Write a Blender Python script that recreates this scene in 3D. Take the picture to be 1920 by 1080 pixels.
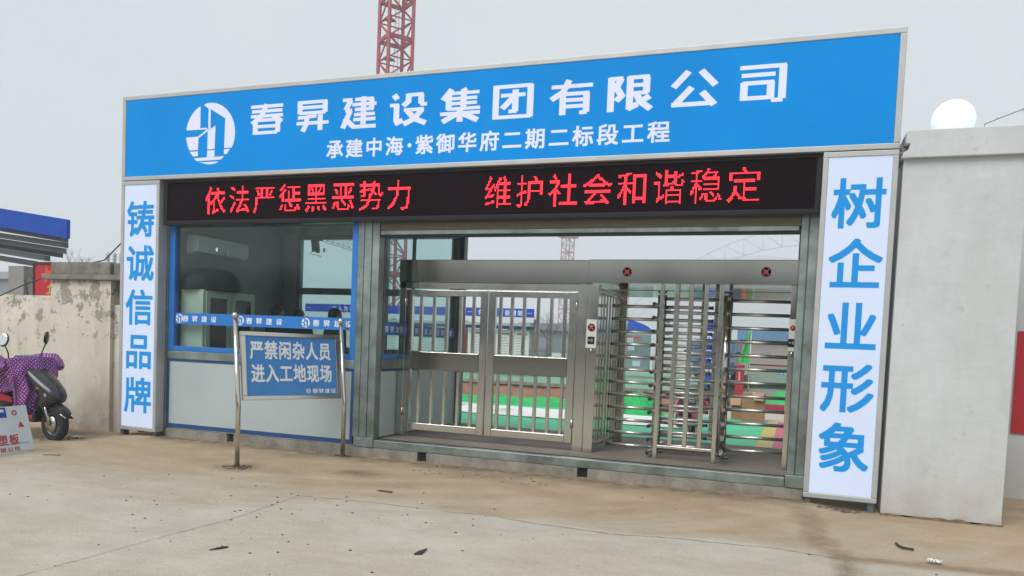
import bpy, bmesh, math, random
from mathutils import Vector, Matrix, noise

random.seed(7)
sc = bpy.context.scene
COL = sc.collection
for o in list(bpy.data.objects):
    bpy.data.objects.remove(o)

# ------------------------------------------------------------------ camera
cam_d = bpy.data.cameras.new('camera')
cam = bpy.data.objects.new('camera', cam_d)
COL.objects.link(cam)
R = Vector((0.93869061, 0.34221581, 0.04181251))
U = Vector((-0.05655809, 0.03321904, 0.99784652))
F = Vector((-0.34008988, 0.93903399, -0.05053748))
cam.matrix_world = Matrix(((R.x, U.x, -F.x, 8.1303), (R.y, U.y, -F.y, -7.6279), (R.z, U.z, -F.z, 1.2925), (0, 0, 0, 1)))
cam_d.sensor_width = 36.0
cam_d.lens = 1456.6 / 1920 * 36
cam_d.shift_y = 180 / 1920
cam_d.clip_start = 0.05
cam_d.clip_end = 2000
sc.camera = cam

# ------------------------------------------------------------------ sky, sun, exposure
SUN_EL, SUN_AZ = math.radians(48), math.radians(200)
w = bpy.data.worlds.new('World')
sc.world = w
w.use_nodes = True
nt = w.node_tree
nt.nodes.clear()
sky = nt.nodes.new('ShaderNodeTexSky')
sky.sky_type = 'NISHITA'
sky.sun_disc = False
sky.sun_elevation = SUN_EL
sky.sun_rotation = SUN_AZ
sky.dust_density = 1.5
sky.air_density = 1.0
hs = nt.nodes.new('ShaderNodeHueSaturation')
hs.inputs['Saturation'].default_value = 0.16
bg = nt.nodes.new('ShaderNodeBackground')
bg.inputs['Strength'].default_value = 0.12
wo = nt.nodes.new('ShaderNodeOutputWorld')
nt.links.new(sky.outputs[0], hs.inputs['Color'])
mixs = nt.nodes.new('ShaderNodeMix')          # an even overcast layer in front of the clear sky
mixs.data_type = 'RGBA'
mixs.inputs[0].default_value = 0.8
mixs.inputs[7].default_value = (4.35, 4.68, 4.85, 1)
tcw = nt.nodes.new('ShaderNodeTexCoord')
nzw = nt.nodes.new('ShaderNodeTexNoise')
nzw.inputs['Scale'].default_value = 2.4
nzw.inputs['Detail'].default_value = 5
rpw = nt.nodes.new('ShaderNodeValToRGB')
rpw.color_ramp.elements[0].position, rpw.color_ramp.elements[1].position = .3, .72
rpw.color_ramp.elements[0].color = (4.1, 4.5, 4.72, 1)
rpw.color_ramp.elements[1].color = (4.62, 4.88, 4.98, 1)
nt.links.new(tcw.outputs['Generated'], nzw.inputs['Vector'])
nt.links.new(nzw.outputs['Fac'], rpw.inputs['Fac'])
nt.links.new(rpw.outputs[0], mixs.inputs[7])
nt.links.new(hs.outputs[0], mixs.inputs[6])
nt.links.new(mixs.outputs[2], bg.inputs['Color'])
nt.links.new(bg.outputs[0], wo.inputs['Surface'])

sl = bpy.data.lights.new('sun', 'SUN')
sl.energy = 1.95
sl.angle = math.radians(40)
sl.color = (1.0, 0.985, 0.965)
sun = bpy.data.objects.new('sun', sl)
COL.objects.link(sun)
# sky sun_rotation is measured clockwise from +Y
sd = Vector((math.sin(SUN_AZ) * math.cos(SUN_EL), math.cos(SUN_AZ) * math.cos(SUN_EL), math.sin(SUN_EL)))
sun.rotation_euler = sd.to_track_quat('Z', 'Y').to_euler()
sun.location = (0, -10, 30)

sc.view_settings.view_transform = 'Standard'
sc.view_settings.look = 'None'
sc.view_settings.exposure = 0.58
sc.view_settings.gamma = 1.0
sc.render.engine = 'CYCLES'
sc.cycles.max_bounces = 8
sc.cycles.transparent_max_bounces = 16
sc.cycles.volume_bounces = 2

# ------------------------------------------------------------------ helpers
def hexc(h):
    h = h.lstrip('#')
    v = [int(h[i:i + 2], 16) / 255 for i in (0, 2, 4)]
    return tuple(x / 12.92 if x <= 0.04045 else ((x + 0.055) / 1.055) ** 2.4 for x in v)

def C(c):
    c = hexc(c) if isinstance(c, str) else c
    return (c[0], c[1], c[2], 1)

MATS = {}
def mat(name, col, rough=0.6, metal=0.0, var=0.0, vscale=4.0, bump=0.0, bscale=60.0, emit=None, estr=0.0,
        col2=None, aniso=None, spec=0.5, stretch=(1, 1, 1), rvar=0.0, coat=0.0, evar=0.0):
    """procedural principled material: base colour broken up by noise, optional bump and emission"""
    if name in MATS:
        return MATS[name]
    m = bpy.data.materials.new(name)
    m.use_nodes = True
    n, l = m.node_tree.nodes, m.node_tree.links
    p = n['Principled BSDF']
    p.inputs['Roughness'].default_value = rough
    p.inputs['Metallic'].default_value = metal
    p.inputs['Specular IOR Level'].default_value = spec
    p.inputs['Base Color'].default_value = C(col)
    p.inputs['Coat Weight'].default_value = coat
    tc = n.new('ShaderNodeTexCoord')
    mp = n.new('ShaderNodeMapping')
    mp.inputs['Scale'].default_value = stretch
    geo = n.new('ShaderNodeNewGeometry')
    l.new(geo.outputs['Position'], mp.inputs['Vector'])
    if var or col2 or rvar:
        nz = n.new('ShaderNodeTexNoise')
        nz.inputs['Scale'].default_value = vscale
        nz.inputs['Detail'].default_value = 6
        nz.inputs['Roughness'].default_value = 0.62
        l.new(mp.outputs[0], nz.inputs['Vector'])
        rp = n.new('ShaderNodeValToRGB')
        a = C(col)
        if col2:
            b = C(col2)
        else:
            b = tuple(x * (1 - var) for x in a[:3]) + (1,)
            a = tuple(min(1, x * (1 + var * .5)) for x in a[:3]) + (1,)
        rp.color_ramp.elements[0].position = 0.35
        rp.color_ramp.elements[1].position = 0.65
        rp.color_ramp.elements[0].color = b
        rp.color_ramp.elements[1].color = a
        l.new(nz.outputs['Fac'], rp.inputs['Fac'])
        if var or col2:
            l.new(rp.outputs[0], p.inputs['Base Color'])
        if rvar:
            mr = n.new('ShaderNodeMapRange')
            mr.inputs['From Min'].default_value = 0.3
            mr.inputs['From Max'].default_value = 0.7
            mr.inputs['To Min'].default_value = max(0.02, rough - rvar)
            mr.inputs['To Max'].default_value = min(1, rough + rvar)
            l.new(nz.outputs['Fac'], mr.inputs['Value'])
            l.new(mr.outputs[0], p.inputs['Roughness'])
    if bump:
        nb = n.new('ShaderNodeTexNoise')
        nb.inputs['Scale'].default_value = bscale
        nb.inputs['Detail'].default_value = 5
        l.new(mp.outputs[0], nb.inputs['Vector'])
        bp = n.new('ShaderNodeBump')
        bp.inputs['Strength'].default_value = bump
        bp.inputs['Distance'].default_value = 0.02
        l.new(nb.outputs['Fac'], bp.inputs['Height'])
        l.new(bp.outputs[0], p.inputs['Normal'])
    if emit:
        p.inputs['Emission Color'].default_value = C(emit)
        p.inputs['Emission Strength'].default_value = estr
        if evar:
            ne = n.new('ShaderNodeTexNoise')
            ne.inputs['Scale'].default_value = 1.1
            ne.inputs['Detail'].default_value = 3
            l.new(geo.outputs['Position'], ne.inputs['Vector'])
            me_ = n.new('ShaderNodeMapRange')
            me_.inputs['From Min'].default_value = .3
            me_.inputs['From Max'].default_value = .7
            me_.inputs['To Min'].default_value = estr * (1 - evar)
            me_.inputs['To Max'].default_value = estr * (1 + evar)
            l.new(ne.outputs['Fac'], me_.inputs['Value'])
            l.new(me_.outputs[0], p.inputs['Emission Strength'])
    MATS[name] = m
    return m

def glass(name, tint, refl=1.0):
    m = bpy.data.materials.new(name)
    m.use_nodes = True
    n, l = m.node_tree.nodes, m.node_tree.links
    n.clear()
    out = n.new('ShaderNodeOutputMaterial')
    tr = n.new('ShaderNodeBsdfTransparent')
    tr.inputs['Color'].default_value = C(tint)
    gl = n.new('ShaderNodeBsdfGlossy')
    gl.inputs['Roughness'].default_value = 0.07
    gl.inputs['Color'].default_value = (0.9, 0.95, 0.95, 1)
    lw = n.new('ShaderNodeLayerWeight')           # Schlick: R = .04 + .96 (1 - cos)^5, the same from both sides
    lw.inputs['Blend'].default_value = 0.5
    pw = n.new('ShaderNodeMath'); pw.operation = 'POWER'; pw.inputs[1].default_value = 5.0
    mu = n.new('ShaderNodeMath'); mu.operation = 'MULTIPLY_ADD'
    mu.inputs[1].default_value = 0.9 * refl
    mu.inputs[2].default_value = 0.045 * refl
    l.new(lw.outputs['Facing'], pw.inputs[0])
    l.new(pw.outputs[0], mu.inputs[0])
    fr = mu
    mx = n.new('ShaderNodeMixShader')
    l.new(mu.outputs[0], mx.inputs[0])
    l.new(tr.outputs[0], mx.inputs[1])
    l.new(gl.outputs[0], mx.inputs[2])
    l.new(mx.outputs[0], out.inputs['Surface'])
    return m

class MB:
    """collects shapes in one bmesh"""
    def __init__(self):
        self.b = bmesh.new()
    def box(self, x0, x1, y0, y1, z0, z1):
        v = [self.b.verts.new((x, y, z)) for z in (z0, z1) for y in (y0, y1) for x in (x0, x1)]
        for f in ((0, 2, 3, 1), (4, 5, 7, 6), (0, 1, 5, 4), (2, 6, 7, 3), (0, 4, 6, 2), (1, 3, 7, 5)):
            self.b.faces.new([v[i] for i in f])
        return self
    def obox(self, c, ax, ay, az):
        """oriented box, half axes as vectors"""
        c, ax, ay, az = map(Vector, (c, ax, ay, az))
        v = [self.b.verts.new(c + ax * i + ay * j + az * k) for k in (-1, 1) for j in (-1, 1) for i in (-1, 1)]
        for f in ((0, 2, 3, 1), (4, 5, 7, 6), (0, 1, 5, 4), (2, 6, 7, 3), (0, 4, 6, 2), (1, 3, 7, 5)):
            self.b.faces.new([v[i] for i in f])
        return self
    def bar(self, p, q, wx, wy=None, up=(0, 0, 1)):
        """rectangular bar from p to q"""
        p, q = Vector(p), Vector(q)
        d = q - p
        t = d.normalized()
        u = Vector(up)
        if abs(t.dot(u)) > 0.98:
            u = Vector((0, 1, 0))
        s = t.cross(u).normalized()
        u2 = s.cross(t).normalized()
        wy = wx if wy is None else wy
        return self.obox((p + q) / 2, s * wx / 2, u2 * wy / 2, d / 2)
    def tube(self, pts, r, n=10, caps=True):
        pts = [Vector(p) for p in pts]
        rs = r if isinstance(r, (list, tuple)) else [r] * len(pts)
        rings = []
        prev = None
        for i, p in enumerate(pts):
            t = (pts[min(i + 1, len(pts) - 1)] - pts[max(i - 1, 0)]).normalized()
            if prev is None:
                u = Vector((0, 0, 1)) if abs(t.z) < 0.9 else Vector((1, 0, 0))
                s = t.cross(u).normalized()
            else:
                s = (prev - t * prev.dot(t)).normalized()
            prev = s
            k = t.cross(s).normalized()
            rings.append([self.b.verts.new(p + (s * math.cos(a) + k * math.sin(a)) * rs[i])
                          for a in [2 * math.pi * j / n for j in range(n)]])
        for a, b in zip(rings, rings[1:]):
            for j in range(n):
                f = self.b.faces.new((a[j], a[(j + 1) % n], b[(j + 1) % n], b[j]))
                f.smooth = True
        if caps:
            self.b.faces.new(rings[0][::-1])
            self.b.faces.new(rings[-1])
        return self
    def ball(self, c, r, n=16, m=10, sx=1, sy=1, sz=1):
        mt = Matrix.Translation(Vector(c)) @ Matrix.Diagonal((sx, sy, sz, 1))
        res = bmesh.ops.create_uvsphere(self.b, u_segments=n, v_segments=m, radius=r, matrix=mt)
        for v in res['verts']:
            for f in v.link_faces:
                f.smooth = True
        return self
    def prism(self, pts, o, ex, ey, en, t):
        """polygon (2-D pts) in plane o+ex,ey extruded by en*t"""
        o, ex, ey, en = map(Vector, (o, ex, ey, en))
        a = [self.b.verts.new(o + ex * x + ey * y) for x, y in pts]
        b = [self.b.verts.new(v.co + en * t) for v in a]
        self.b.faces.new(a)
        self.b.faces.new(b[::-1])
        k = len(a)
        for i in range(k):
            self.b.faces.new((a[i], b[i], b[(i + 1) % k], a[(i + 1) % k]))
        return self
    def poly(self, pts):
        try:
            self.b.faces.new([self.b.verts.new(p) for p in pts])
        except ValueError:
            pass
        return self
    def grid(self, fn, nu, nv, smooth=True):
        vs = [[self.b.verts.new(fn(i / nu, j / nv)) for i in range(nu + 1)] for j in range(nv + 1)]
        for j in range(nv):
            for i in range(nu):
                f = self.b.faces.new((vs[j][i], vs[j][i + 1], vs[j + 1][i + 1], vs[j + 1][i]))
                f.smooth = smooth
        return self
    def cloth(self, fn, nu, nv, su, sv):
        uv = self.b.loops.layers.uv.verify()
        vs = [[self.b.verts.new(fn(i / nu, j / nv)) for i in range(nu + 1)] for j in range(nv + 1)]
        for j in range(nv):
            for i in range(nu):
                f = self.b.faces.new((vs[j][i], vs[j][i + 1], vs[j + 1][i + 1], vs[j + 1][i]))
                f.smooth = True
                for lp, (a, b) in zip(f.loops, ((i, j), (i + 1, j), (i + 1, j + 1), (i, j + 1))):
                    lp[uv].uv = (a / nu * su, b / nv * sv)
        return self
    def lathe(self, prof, c, axis='z', n=24):
        c = Vector(c)
        rings = []
        for r, h in prof:
            ring = []
            for j in range(n):
                a = 2 * math.pi * j / n
                x, y = r * math.cos(a), r * math.sin(a)
                ring.append(self.b.verts.new(c + (Vector((x, y, h)) if axis == 'z' else Vector((x, h, y)) if axis == 'y' else Vector((h, x, y)))))
            rings.append(ring)
        for a, b in zip(rings, rings[1:]):
            for j in range(n):
                f = self.b.faces.new((a[j], a[(j + 1) % n], b[(j + 1) % n], b[j]))
                f.smooth = True
        return self

def root_of(o):
    while o.parent:
        o = o.parent
    return o

def build(name, mb, m, parent=None, local=False, bevel=0.0, seg=2, normals=True):
    if normals:
        bmesh.ops.recalc_face_normals(mb.b, faces=mb.b.faces)
    if parent is not None and not local:
        loc = root_of(parent).location
        for v in mb.b.verts:
            v.co -= loc
    me = bpy.data.meshes.new(name)
    mb.b.to_mesh(me)
    mb.b.free()
    for x in (m if isinstance(m, (list, tuple)) else [m]):
        me.materials.append(x)
    o = bpy.data.objects.new(name, me)
    COL.objects.link(o)
    o.parent = parent
    if bevel:
        bv = o.modifiers.new('bevel', 'BEVEL')
        bv.width = bevel
        bv.segments = seg
        bv.limit_method = 'ANGLE'
        bv.angle_limit = math.radians(40)
    return o

def tag(o, label=None, cat=None, group=None, kind=None):
    if label: o['label'] = label
    if cat: o['category'] = cat
    if group: o['group'] = group
    if kind: o['kind'] = kind
    return o

def thing(name, label, cat, loc=(0, 0, 0), rz=0.0, group=None):
    o = bpy.data.objects.new(name, None)
    o.empty_display_size = 0.2
    COL.objects.link(o)
    o.location = loc
    o.rotation_euler = (0, 0, rz)
    return tag(o, label, cat, group)

def copy_tree(o, parent=None):
    c = o.copy()
    COL.objects.link(c)
    c.parent = parent
    for ch in list(o.children):
        copy_tree(ch, c)
    return c

# ---- lettering
_glyph = {}
def glyph(ch, bold):
    """triangles of one character in em units, centred on its em box"""
    key = (ch, bold)
    if key not in _glyph:
        cu = bpy.data.curves.new('glyph', 'FONT')
        cu.body = ch
        cu.offset = bold
        cu.resolution_u = 3
        ob = bpy.data.objects.new('glyph', cu)
        COL.objects.link(ob)
        me = ob.to_mesh()
        vs = [(v.co.x, v.co.y) for v in me.vertices]
        fs = [tuple(p.vertices) for p in me.polygons]
        ob.to_mesh_clear()
        bpy.data.objects.remove(ob)
        bpy.data.curves.remove(cu)
        asc = ord(ch) < 0x2000
        cx = (min(x for x, _ in vs) + max(x for x, _ in vs)) / 2 if asc and vs else 0.494
        _glyph[key] = ([(x - cx, y - 0.38) for x, y in vs], fs)
    return _glyph[key]

def put_char(mb, ch, o, ex, ez, wd, ht, bold=0.018, en=None):
    """one character centred at o, glyph about wd x ht; weight added by shifted layers 0.1 mm apart"""
    vs, fs = glyph(ch, 0.0)
    o, ex, ez = Vector(o), Vector(ex), Vector(ez)
    en = ex.cross(ez).normalized()
    b_ = bold * .82
    sh = [(0, 0)] + ([(-b_, 0), (b_, 0), (0, -b_), (0, b_), (-b_, -b_), (b_, -b_), (b_, b_), (-b_, b_)] if bold > .012 else [])
    for k, (dx, dy) in enumerate(sh):
        bv = [mb.b.verts.new(o + ex * ((x + dx) / 0.96 * wd) + ez * ((y + dy) / 0.96 * ht) + en * (0.00012 * k)) for x, y in vs]
        for f in fs:
            try:
                mb.b.faces.new([bv[i] for i in f])
            except ValueError:
                pass

def put_line(mb, s, o, ex, ez, pitch, wd, ht, bold=0.018):
    """characters of s one after another; o is the centre of the first"""
    for i, ch in enumerate(s):
        if ch != ' ':
            put_char(mb, ch, Vector(o) + Vector(ex) * (pitch * i), ex, ez, wd, ht, bold)

EL = [(100, 412)]
def ell(a0, a1, k=12):
    return [(390 + 290 * math.cos(math.radians(a0 + (a1 - a0) * i / k)), 377 - 342 * math.sin(math.radians(a0 + (a1 - a0) * i / k))) for i in range(k + 1)]
LOGO = [
    ell(115, 172.5) + [(350, 328), (350, 311), (270, 312)],
    [(312, 58)] + ell(104, 68, 6) + ell(66, -28, 16) + [(557, 541), (563, 212), (390, 104), (390, 326), (365, 326), (365, 100)],
    [(101, 412), (245, 406), (360, 322), (372, 338), (250, 424), (246, 556)] + ell(212, 187, 6),
    [(360, 344), (450, 290), (445, 548), (358, 553)],
    [(146, 574), (248, 571), (247, 625), (187, 628)],
    [(358, 565), (445, 562), (445, 634), (355, 638)],
    [(556, 555), (625, 551), (590, 607), (555, 608)],
    [(197, 649), (355, 641), (445, 637), (562, 630), (520, 668), (236, 681)],
    [(268, 696), (487, 688)] + ell(-71, -114, 6),
]
def put_logo(mb, o, ex, ez, size):
    o, ex, ez = Vector(o), Vector(ex), Vector(ez)
    for k, pl in enumerate(LOGO):
        pts = []
        for x, y in pl:
            y2 = y + 0.03 * (x - 390)
            pts.append(o + ex * ((x - 390) / 290 * size / 2) + ez * ((377 - y2) / 342 * size / 2))
        mb.poly(pts)

# the ten heading characters, drawn as strokes on a 100 x 100 grid
H, V = 11, 15.5
HEAD = {
 '春': [(H, (0, 93), (100, 93)), (H, (3, 77), (98, 77)), (H, (0, 61), (100, 61)), (V, (50, 100), (33, 60), (4, 36)), (V, (70, 61), (97, 38)),
       (V, (15, 47), (15, 0)), (H, (12, 47), (90, 47)), (V, (85, 47), (85, 5)), (H, (20, 26), (80, 26)), (H, (12, 5), (84, 5))],
 '昇': [(V, (10, 100), (10, 58)), (H, (6, 95), (94, 95)), (V, (88, 97), (88, 60)), (H, (14, 78), (84, 78)), (H, (8, 60), (90, 60)),
       (H, (4, 45), (62, 49)), (H, (0, 27), (100, 27)), (V, (33, 45), (30, 22), (20, 0)), (V, (74, 53), (74, 2))],
 '建': [(H, (38, 92), (92, 92)), (H, (30, 76), (100, 76)), (H, (38, 60), (92, 60)), (H, (36, 44), (96, 44)), (H, (34, 28), (98, 28)),
       (V, (63, 100), (63, 12)), (V, (86, 92), (86, 58)), (H, (2, 92), (30, 92)), (V, (26, 92), (12, 60)), (H, (10, 58), (30, 58)), (V, (25, 58), (4, 2)),
       (V, (8, 34), (34, 7)), (H + 1, (30, 5), (100, 5))],
 '设': [(V, (10, 97), (20, 82)), (H, (0, 64), (24, 64)), (V, (18, 66), (18, 12)), (V, (14, 6), (36, 16)),
       (V, (50, 97), (50, 74), (36, 60)), (H, (46, 93), (90, 93)), (V, (84, 93), (84, 64)), (H, (82, 62), (100, 62)),
       (H, (38, 47), (92, 47)), (V, (88, 47), (66, 18), (38, 3)), (V, (48, 44), (68, 18), (98, 3))],
 '集': [(V, (28, 100), (6, 68)), (V, (21, 86), (21, 38)), (V, (56, 100), (62, 90)), (H - 1, (18, 87), (97, 87)), (H - 1, (22, 71), (92, 71)), (H - 1, (22, 56), (92, 56)),
       (H - 1, (18, 40), (100, 40)), (V, (58, 87), (58, 40)), (H, (0, 26), (100, 26)), (V, (50, 38), (50, 0)), (V, (42, 24), (6, 2)), (V, (58, 24), (95, 2))],
 '团': [(V, (8, 100), (8, 0)), (H, (4, 95), (96, 95)), (V, (92, 97), (92, 2)), (H, (4, 5), (94, 5)), (H, (20, 69), (80, 69)), (V, (56, 85), (56, 20)), (H, (40, 21), (60, 21)), (V, (54, 66), (24, 30))],
 '有': [(H, (2, 82), (100, 82)), (V, (44, 100), (30, 66), (2, 46)), (V, (30, 60), (30, 0)), (H, (26, 60), (92, 60)), (V, (86, 60), (86, 5)), (H, (70, 5), (88, 5)), (H, (32, 42), (84, 42)), (H, (32, 24), (84, 24))],
 '限': [(V, (8, 97), (8, 0)), (H, (4, 93), (34, 93)), (V, (30, 93), (20, 68), (32, 44), (20, 30)), (V, (50, 97), (50, 4)), (H, (46, 93), (92, 93)), (V, (86, 93), (86, 48)),
       (H, (52, 71), (84, 71)), (H, (52, 49), (90, 49)), (V, (46, 6), (68, 18)), (V, (64, 47), (74, 24), (97, 2)), (V, (94, 38), (76, 26))],
 '公': [(V, (38, 98), (6, 56)), (V, (64, 98), (96, 56)), (V, (46, 54), (12, 10)), (H + 1, (3, 8), (90, 8)), (V, (68, 40), (95, 3))],
 '司': [(H, (4, 95), (97, 95)), (V, (91, 97), (91, 8)), (H, (70, 5), (93, 5)), (H, (8, 74), (76, 74)), (V, (14, 56), (14, 8)), (H, (10, 53), (74, 53)), (V, (68, 55), (68, 10)), (H, (10, 13), (72, 13))],
}
def put_head(mb, ch, o, ex, ez, wd, ht, en=(0, -1, 0)):
    o, ex, ez, en = map(Vector, (o, ex, ez, en))
    k = 0
    for st in HEAD[ch]:
        wid = st[0]
        pts = [Vector((p[0], p[1])) for p in st[1:]]
        for a, b in zip(pts, pts[1:]):
            d = (b - a).normalized()
            e = 0 if len(pts) == 2 else wid * 0.25
            a2 = a - d * (0 if a is pts[0] else e)
            b2 = b + d * (0 if b is pts[-1] else e)
            s = Vector((-d.y, d.x)) * wid / 2
            q = [a2 + s, a2 - s, b2 - s, b2 + s]
            mb.poly([o + ex * ((p.x - 50) / 100 * wd) + ez * ((p.y - 50) / 100 * ht) + en * (0.0002 * k) for p in q])
            k += 1

X, Y, Z = (1, 0, 0), (0, 1, 0), (0, 0, 1)

# ------------------------------------------------------------------ materials
galv = mat('galvanised_steel', '#8f9a96', 0.42, 0.75, var=0.35, vscale=3.5, rvar=0.14, bump=0.03, bscale=25)
galv_dark = mat('dark_galvanised_steel', '#6c7674', 0.5, 0.6, var=0.3, vscale=4)
steel = mat('brushed_stainless_steel', '#c9c7bf', 0.16, 1.0, var=0.08, vscale=1.5, rvar=0.07)
steel_flat = mat('satin_stainless_sheet', '#a09f96', 0.11, 1.0, var=0.05, vscale=.8, bump=.012, bscale=2.0)
alu = mat('aluminium_frame', '#b4b6b4', 0.45, 0.35, var=0.10, vscale=3)
white_panel = mat('white_sandwich_panel', '#aab5b5', 0.5, 0, var=0.06, vscale=1.2, bump=0.02, bscale=8)
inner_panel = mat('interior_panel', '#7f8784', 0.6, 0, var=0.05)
blue_trim = mat('blue_trim', '#1d6fbc', 0.45, 0, var=0.08)
navy_trim = mat('dark_blue_trim', '#1d447c', 0.5, 0, var=0.1)
black = mat('black_rubber', '#161616', 0.6)
black_gloss = mat('black_gloss_plastic', '#121416', 0.22, coat=0.3)
white_letter = mat('white_vinyl', '#dfe6ec', 0.5)
concrete = mat('raw_concrete', '#8c857a', 0.9, var=0.35, vscale=5, bump=0.4, bscale=30)

# ------------------------------------------------------------------ ground
def gz(x, y):
    t = max(0.0, min(1.0, -y / 1.5))
    t = t * t * (3 - 2 * t)
    side = max(0, min(1, (0.4 - x) / 0.8)) * 0.04 + max(0, min(1, (x - 8.3) / 0.5)) * 0.03
    return -0.055 - 0.045 * t - side * (1 - t)

def seam_y(x):
    """edge of the old concrete slab: beyond it lies beige dirt"""
    pts = [(-8, -1.9), (4.15, -1.93), (5.8, -1.81), (6.9, -1.92), (7.5, -1.8), (8.1, -1.74), (8.6, -1.84), (15, -1.7)]
    for (a, ya), (b, yb) in zip(pts, pts[1:]):
        if a <= x <= b:
            return ya + (yb - ya) * (x - a) / (b - a)
    return -1.85

def ground_material():
    m = bpy.data.materials.new('dusty_concrete')
    m.use_nodes = True
    n, l = m.node_tree.nodes, m.node_tree.links
    p = n['Principled BSDF']
    p.inputs['Roughness'].default_value = 0.85
    p.inputs['Specular IOR Level'].default_value = 0.3
    geo = n.new('ShaderNodeNewGeometry')
    def nz(scale, det=7, rough=.6, st=(1, 1, 1)):
        mp = n.new('ShaderNodeMapping'); mp.inputs['Scale'].default_value = st
        l.new(geo.outputs['Position'], mp.inputs['Vector'])
        t = n.new('ShaderNodeTexNoise'); t.inputs['Scale'].default_value = scale
        t.inputs['Detail'].default_value = det; t.inputs['Roughness'].default_value = rough
        l.new(mp.outputs[0], t.inputs['Vector'])
        return t.outputs['Fac']
    def ramp(src, p0, p1, c0, c1):
        r = n.new('ShaderNodeValToRGB')
        r.color_ramp.elements[0].position = p0; r.color_ramp.elements[1].position = p1
        r.color_ramp.elements[0].color = C(c0); r.color_ramp.elements[1].color = C(c1)
        l.new(src, r.inputs['Fac'])
        return r.outputs[0]
    def mixc(f, a, b):
        x = n.new('ShaderNodeMix'); x.data_type = 'RGBA'
        l.new(f, x.inputs[0]); l.new(a, x.inputs[6]); l.new(b, x.inputs[7])
        return x.outputs[2]
    def math_(op, a, b):
        x = n.new('ShaderNodeMath'); x.operation = op; x.use_clamp = True
        for i, v in enumerate((a, b)):
            if isinstance(v, (int, float)): x.inputs[i].default_value = v
            else: l.new(v, x.inputs[i])
        return x.outputs[0]
    at = n.new('ShaderNodeAttribute'); at.attribute_name = 'dirt'
    ad = n.new('ShaderNodeAttribute'); ad.attribute_name = 'damp_contact_shade'
    slab = ramp(nz(0.9), .3, .7, '#b9b1a2', '#c4bdb0')
    slab2 = mixc(ramp(nz(6, 8, .7), .45, .75, '#000000', '#707070'), slab, ramp(nz(30), .4, .6, '#98938a', '#b5b1a8'))
    dirt = ramp(nz(1.3, 8, .65, (1, 1.8, 1)), .3, .7, '#a48e70', '#b7a388')
    dirt2 = mixc(ramp(nz(9, 8, .7), .4, .7, '#000000', '#808080'), dirt, ramp(nz(40), .4, .6, '#8f7a62', '#b4a28a'))
    df = math_('ADD', at.outputs['Fac'], ramp(nz(3, 8, .7), .35, .65, '#000000', '#404040'))
    df = math_('ADD', df, ramp(nz(.55, 6, .6), .45, .7, '#000000', '#3a3a3a'))
    df = math_('SUBTRACT', df, 0.03)
    c = mixc(df, slab2, dirt2)
    grain = ramp(nz(95, 3, .6), .42, .6, '#b4b4b4', '#ffffff')
    stain = ramp(nz(1.9, 9, .7, (1, 1.4, 1)), .4, .62, '#d2ccc4', '#ffffff')
    for tx_, tf_ in ((grain, .30), (stain, .35)):
        mm = n.new('ShaderNodeMix'); mm.data_type = 'RGBA'; mm.blend_type = 'MULTIPLY'; mm.inputs[0].default_value = tf_
        l.new(c, mm.inputs[6]); l.new(tx_, mm.inputs[7]); c = mm.outputs[2]
    damp_shade = math_('MULTIPLY', ad.outputs['Fac'], ramp(nz(7, 8, .7), .30, .56, '#000000', '#ffffff'))  # mud and damp tone that also carries painted contact shade
    c = mixc(damp_shade, c, ramp(nz(20), .4, .6, '#4a3f34', '#5d5044'))
    l.new(c, p.inputs['Base Color'])
    bp = n.new('ShaderNodeBump'); bp.inputs['Strength'].default_value = .6; bp.inputs['Distance'].default_value = .012
    l.new(nz(18, 10, .7), bp.inputs['Height']); l.new(bp.outputs[0], p.inputs['Normal'])
    return m
gmat = ground_material()

def fbm(x, y, s, o=4):
    return noise.fractal(Vector((x * s, y * s, 3.7)), 1.0, 2.0, o)

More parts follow.
